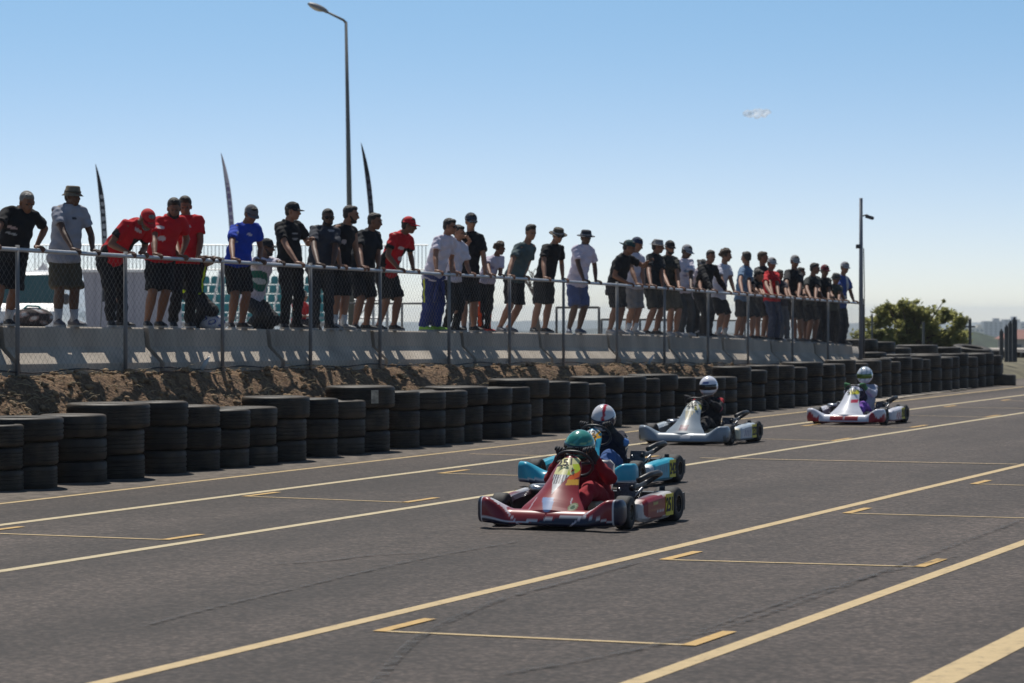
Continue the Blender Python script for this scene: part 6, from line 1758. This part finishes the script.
# --- kart three: silver grey
SG = (.23, .28, .33)
def nose3(co):
    x, y, z = npz(co); c = np.tile(np.array(SG, 'f'), (len(co), 1))
    c[(np.abs(y - .06) < .075) & (z > .085) & (z < .135)] = (.6, .6, .62); c[(np.abs(y - .06) < .055) & (z > .10) & (z < .122)] = (.12, .12, .2)
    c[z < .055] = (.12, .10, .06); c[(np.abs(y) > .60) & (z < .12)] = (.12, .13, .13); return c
def panel3(co):
    x, y, z = npz(co); c = np.tile(np.array(SG, 'f'), (len(co), 1))
    c[(np.abs(y) < .085) & (z > .22) & (z < .31)] = (.10, .03, .07); c[(np.abs(y) < .06) & (z > .25) & (z < .275)] = (.3, .1, .15)
    w = np.clip((z - .36) / .16, 0, 1) * .11; c[(np.abs(y) < w) & (z > .36) & (z < .53) & (np.sin(y * 150 + z * 90) > -.2)] = (.65, .55, .30)
    c[(z > .52) & (z < .67) & (np.abs(y) < .13)] = (.66, .66, .58); c[(z > .53) & (z < .62) & (y > .06) & (np.sin(y * 70 + z * 60) > .1)] = (.55, .50, .10); return c
def pod3(co):
    x, y, z = npz(co); c = np.tile(np.array((.42, .48, .54), 'f'), (len(co), 1)); c[x > .30] = (.6, .55, .4)
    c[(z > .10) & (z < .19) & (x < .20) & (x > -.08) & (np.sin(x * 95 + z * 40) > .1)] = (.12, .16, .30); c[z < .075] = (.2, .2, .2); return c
def helm3(p):
    x, y, z = p[:, 0], p[:, 1], p[:, 2]; c = np.tile(np.array((.82, .82, .88), 'f'), (len(p), 1)); c[(np.abs(x) < .045) & (np.abs(z - .085) < .016) & (y > 0)] = (.04, .08, .30); c[(z < -.03) & (y < .03)] = (.4, .4, .45); c[(np.abs(z + .075) < .006)] = (.3, .3, .35); return c
# --- kart four: white with red
def nose4(co):
    x, y, z = npz(co); c = np.tile(np.array((.60, .62, .70), 'f'), (len(co), 1)); ay = np.abs(y)
    c[(ay < .235) & (z > .07) & (z < .155)] = (.35, .01, .02); c[(ay < .012) & (z > .09) & (z < .15)] = (.6, .5, .5)
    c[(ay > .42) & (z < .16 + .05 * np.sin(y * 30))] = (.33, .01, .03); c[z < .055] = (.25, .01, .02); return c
def panel4(co):
    x, y, z = npz(co); c = np.tile(np.array((.60, .62, .70), 'f'), (len(co), 1))
    c[(z > .55) & (z < .63) & (np.abs(y - .06) < .10)] = (.65, .60, .05); c[(z > .53) & (z < .565) & (np.abs(y) < .08) & (np.sin(y * 160) > 0)] = (.1, .15, .1)
    c[(z > .40) & (z < .46) & (y > .05) & (y < .19)] = (.5, .03, .08); return c
def pod4(co):
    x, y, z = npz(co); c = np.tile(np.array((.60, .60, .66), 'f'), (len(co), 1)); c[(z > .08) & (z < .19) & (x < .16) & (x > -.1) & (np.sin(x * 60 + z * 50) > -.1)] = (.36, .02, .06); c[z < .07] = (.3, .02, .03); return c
def helm4(p):
    x, y, z = p[:, 0], p[:, 1], p[:, 2]; c = np.tile(np.array((.70, .74, .80), 'f'), (len(p), 1)); c[np.sin(x * 70 + y * 35 + z * 20) > .7] = (.25, .35, .42)
    c[(z < -.055)] = (.66, .62, .70); c[(z < -.03) & (y < 0)] = (.4, .25, .4); return c

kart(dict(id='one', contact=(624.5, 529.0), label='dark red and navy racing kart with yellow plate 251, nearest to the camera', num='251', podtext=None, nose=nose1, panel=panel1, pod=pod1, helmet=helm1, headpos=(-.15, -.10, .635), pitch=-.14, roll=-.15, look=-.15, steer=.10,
    driver='driver in dark red race suit and teal helmet, crouched low in the dark red kart', suit=(.24, .008, .015), suitlegs=(.30, .01, .02), suitmarks=[((-.20, .24, .50), .05, (.02, .025, .08)), ((.20, .20, .38), .035, (.55, .4, .45)), ((-.22, -.0, .60), .09, (.03, .03, .08))], visor=(.01, .03, .04)))
kart(dict(id='two', contact=(636.5, 487.5), label='light blue racing kart with yellow plate 242, just behind the dark red one', num='242', podtext=None, nose=nose2, panel=panel2, pod=pod2, helmet=helm2, headpos=(-.25, -.09, .675), pitch=-.45, roll=0, look=.10, steer=.05,
    driver='driver in navy, black and orange race suit and white helmet with a red stripe', suit=(.012, .014, .03), suitlegs=(.04, .10, .28), suitmarks=[((-.28, .22, .42), .06, (.45, .06, .02)), ((.0, .26, .45), .05, (.10, .22, .50))], sleeve=(.02, .02, .03), visor=(.04, .05, .08)))
kart(dict(id='three', contact=(728.5, 444.6), label='silver grey racing kart, third in the line beside the tyre stacks', num='232', podtext=None, nose=nose3, panel=panel3, pod=pod3, helmet=helm3, headpos=(-.30, 0.0, .765), pitch=-.10, look=.0,
    driver='driver in black and red race suit and white helmet with a blue mark', suit=(.015, .014, .016), suitmarks=[((-.28, .20, .58), .07, (.40, .01, .02)), ((-.28, -.20, .58), .06, (.40, .01, .02)), ((.08, .20, .30), .07, (.40, .01, .02)), ((-.10, .26, .46), .05, (.5, .1, .15))], visor=(.02, .018, .02), seat=(.1, .1, .1)))
kart(dict(id='four', contact=(883.5, 424.6), label='white and red racing kart, last in the line and farthest away', num='218', podtext=None, nose=nose4, panel=panel4, pod=pod4, helmet=helm4, headpos=(-.29, .03, .765), pitch=-.10, look=.0,
    driver='driver in white and purple race suit and grey-white helmet in the white kart', suit=(.40, .42, .52), suitlegs=(.16, .06, .36), suitmarks=[((.16, .14, .36), .06, (.6, .4, .6)), ((-.30, .26, .56), .04, (.5, .35, .02)), ((-.12, .0, .42), .12, (.03, .03, .05))], glove=(.05, .20, .08), visor=(.10, .16, .02)))
# ================================================================== HAZE
q = MB(); q.box((0, 3150, -15), (13000, 6900, 62))
hm_ = bpy.data.materials.new('haze_air'); hm_.use_nodes = True; t = hm_.node_tree
t.nodes.remove(t.nodes['Principled BSDF']); pv = t.nodes.new('ShaderNodeVolumePrincipled')
pv.inputs['Density'].default_value = 0.00015; pv.inputs['Color'].default_value = (0.80, 0.88, 1.0, 1); pv.inputs['Anisotropy'].default_value = 0.2
t.links.new(pv.outputs[0], t.nodes['Material Output'].inputs['Volume'])
hz = q.obj('haze', hm_, smooth=False); struct(hz, 'stuff')
for s_ in list(bpy.data.scenes):
    if s_.name == 'scratch': bpy.data.scenes.remove(s_)
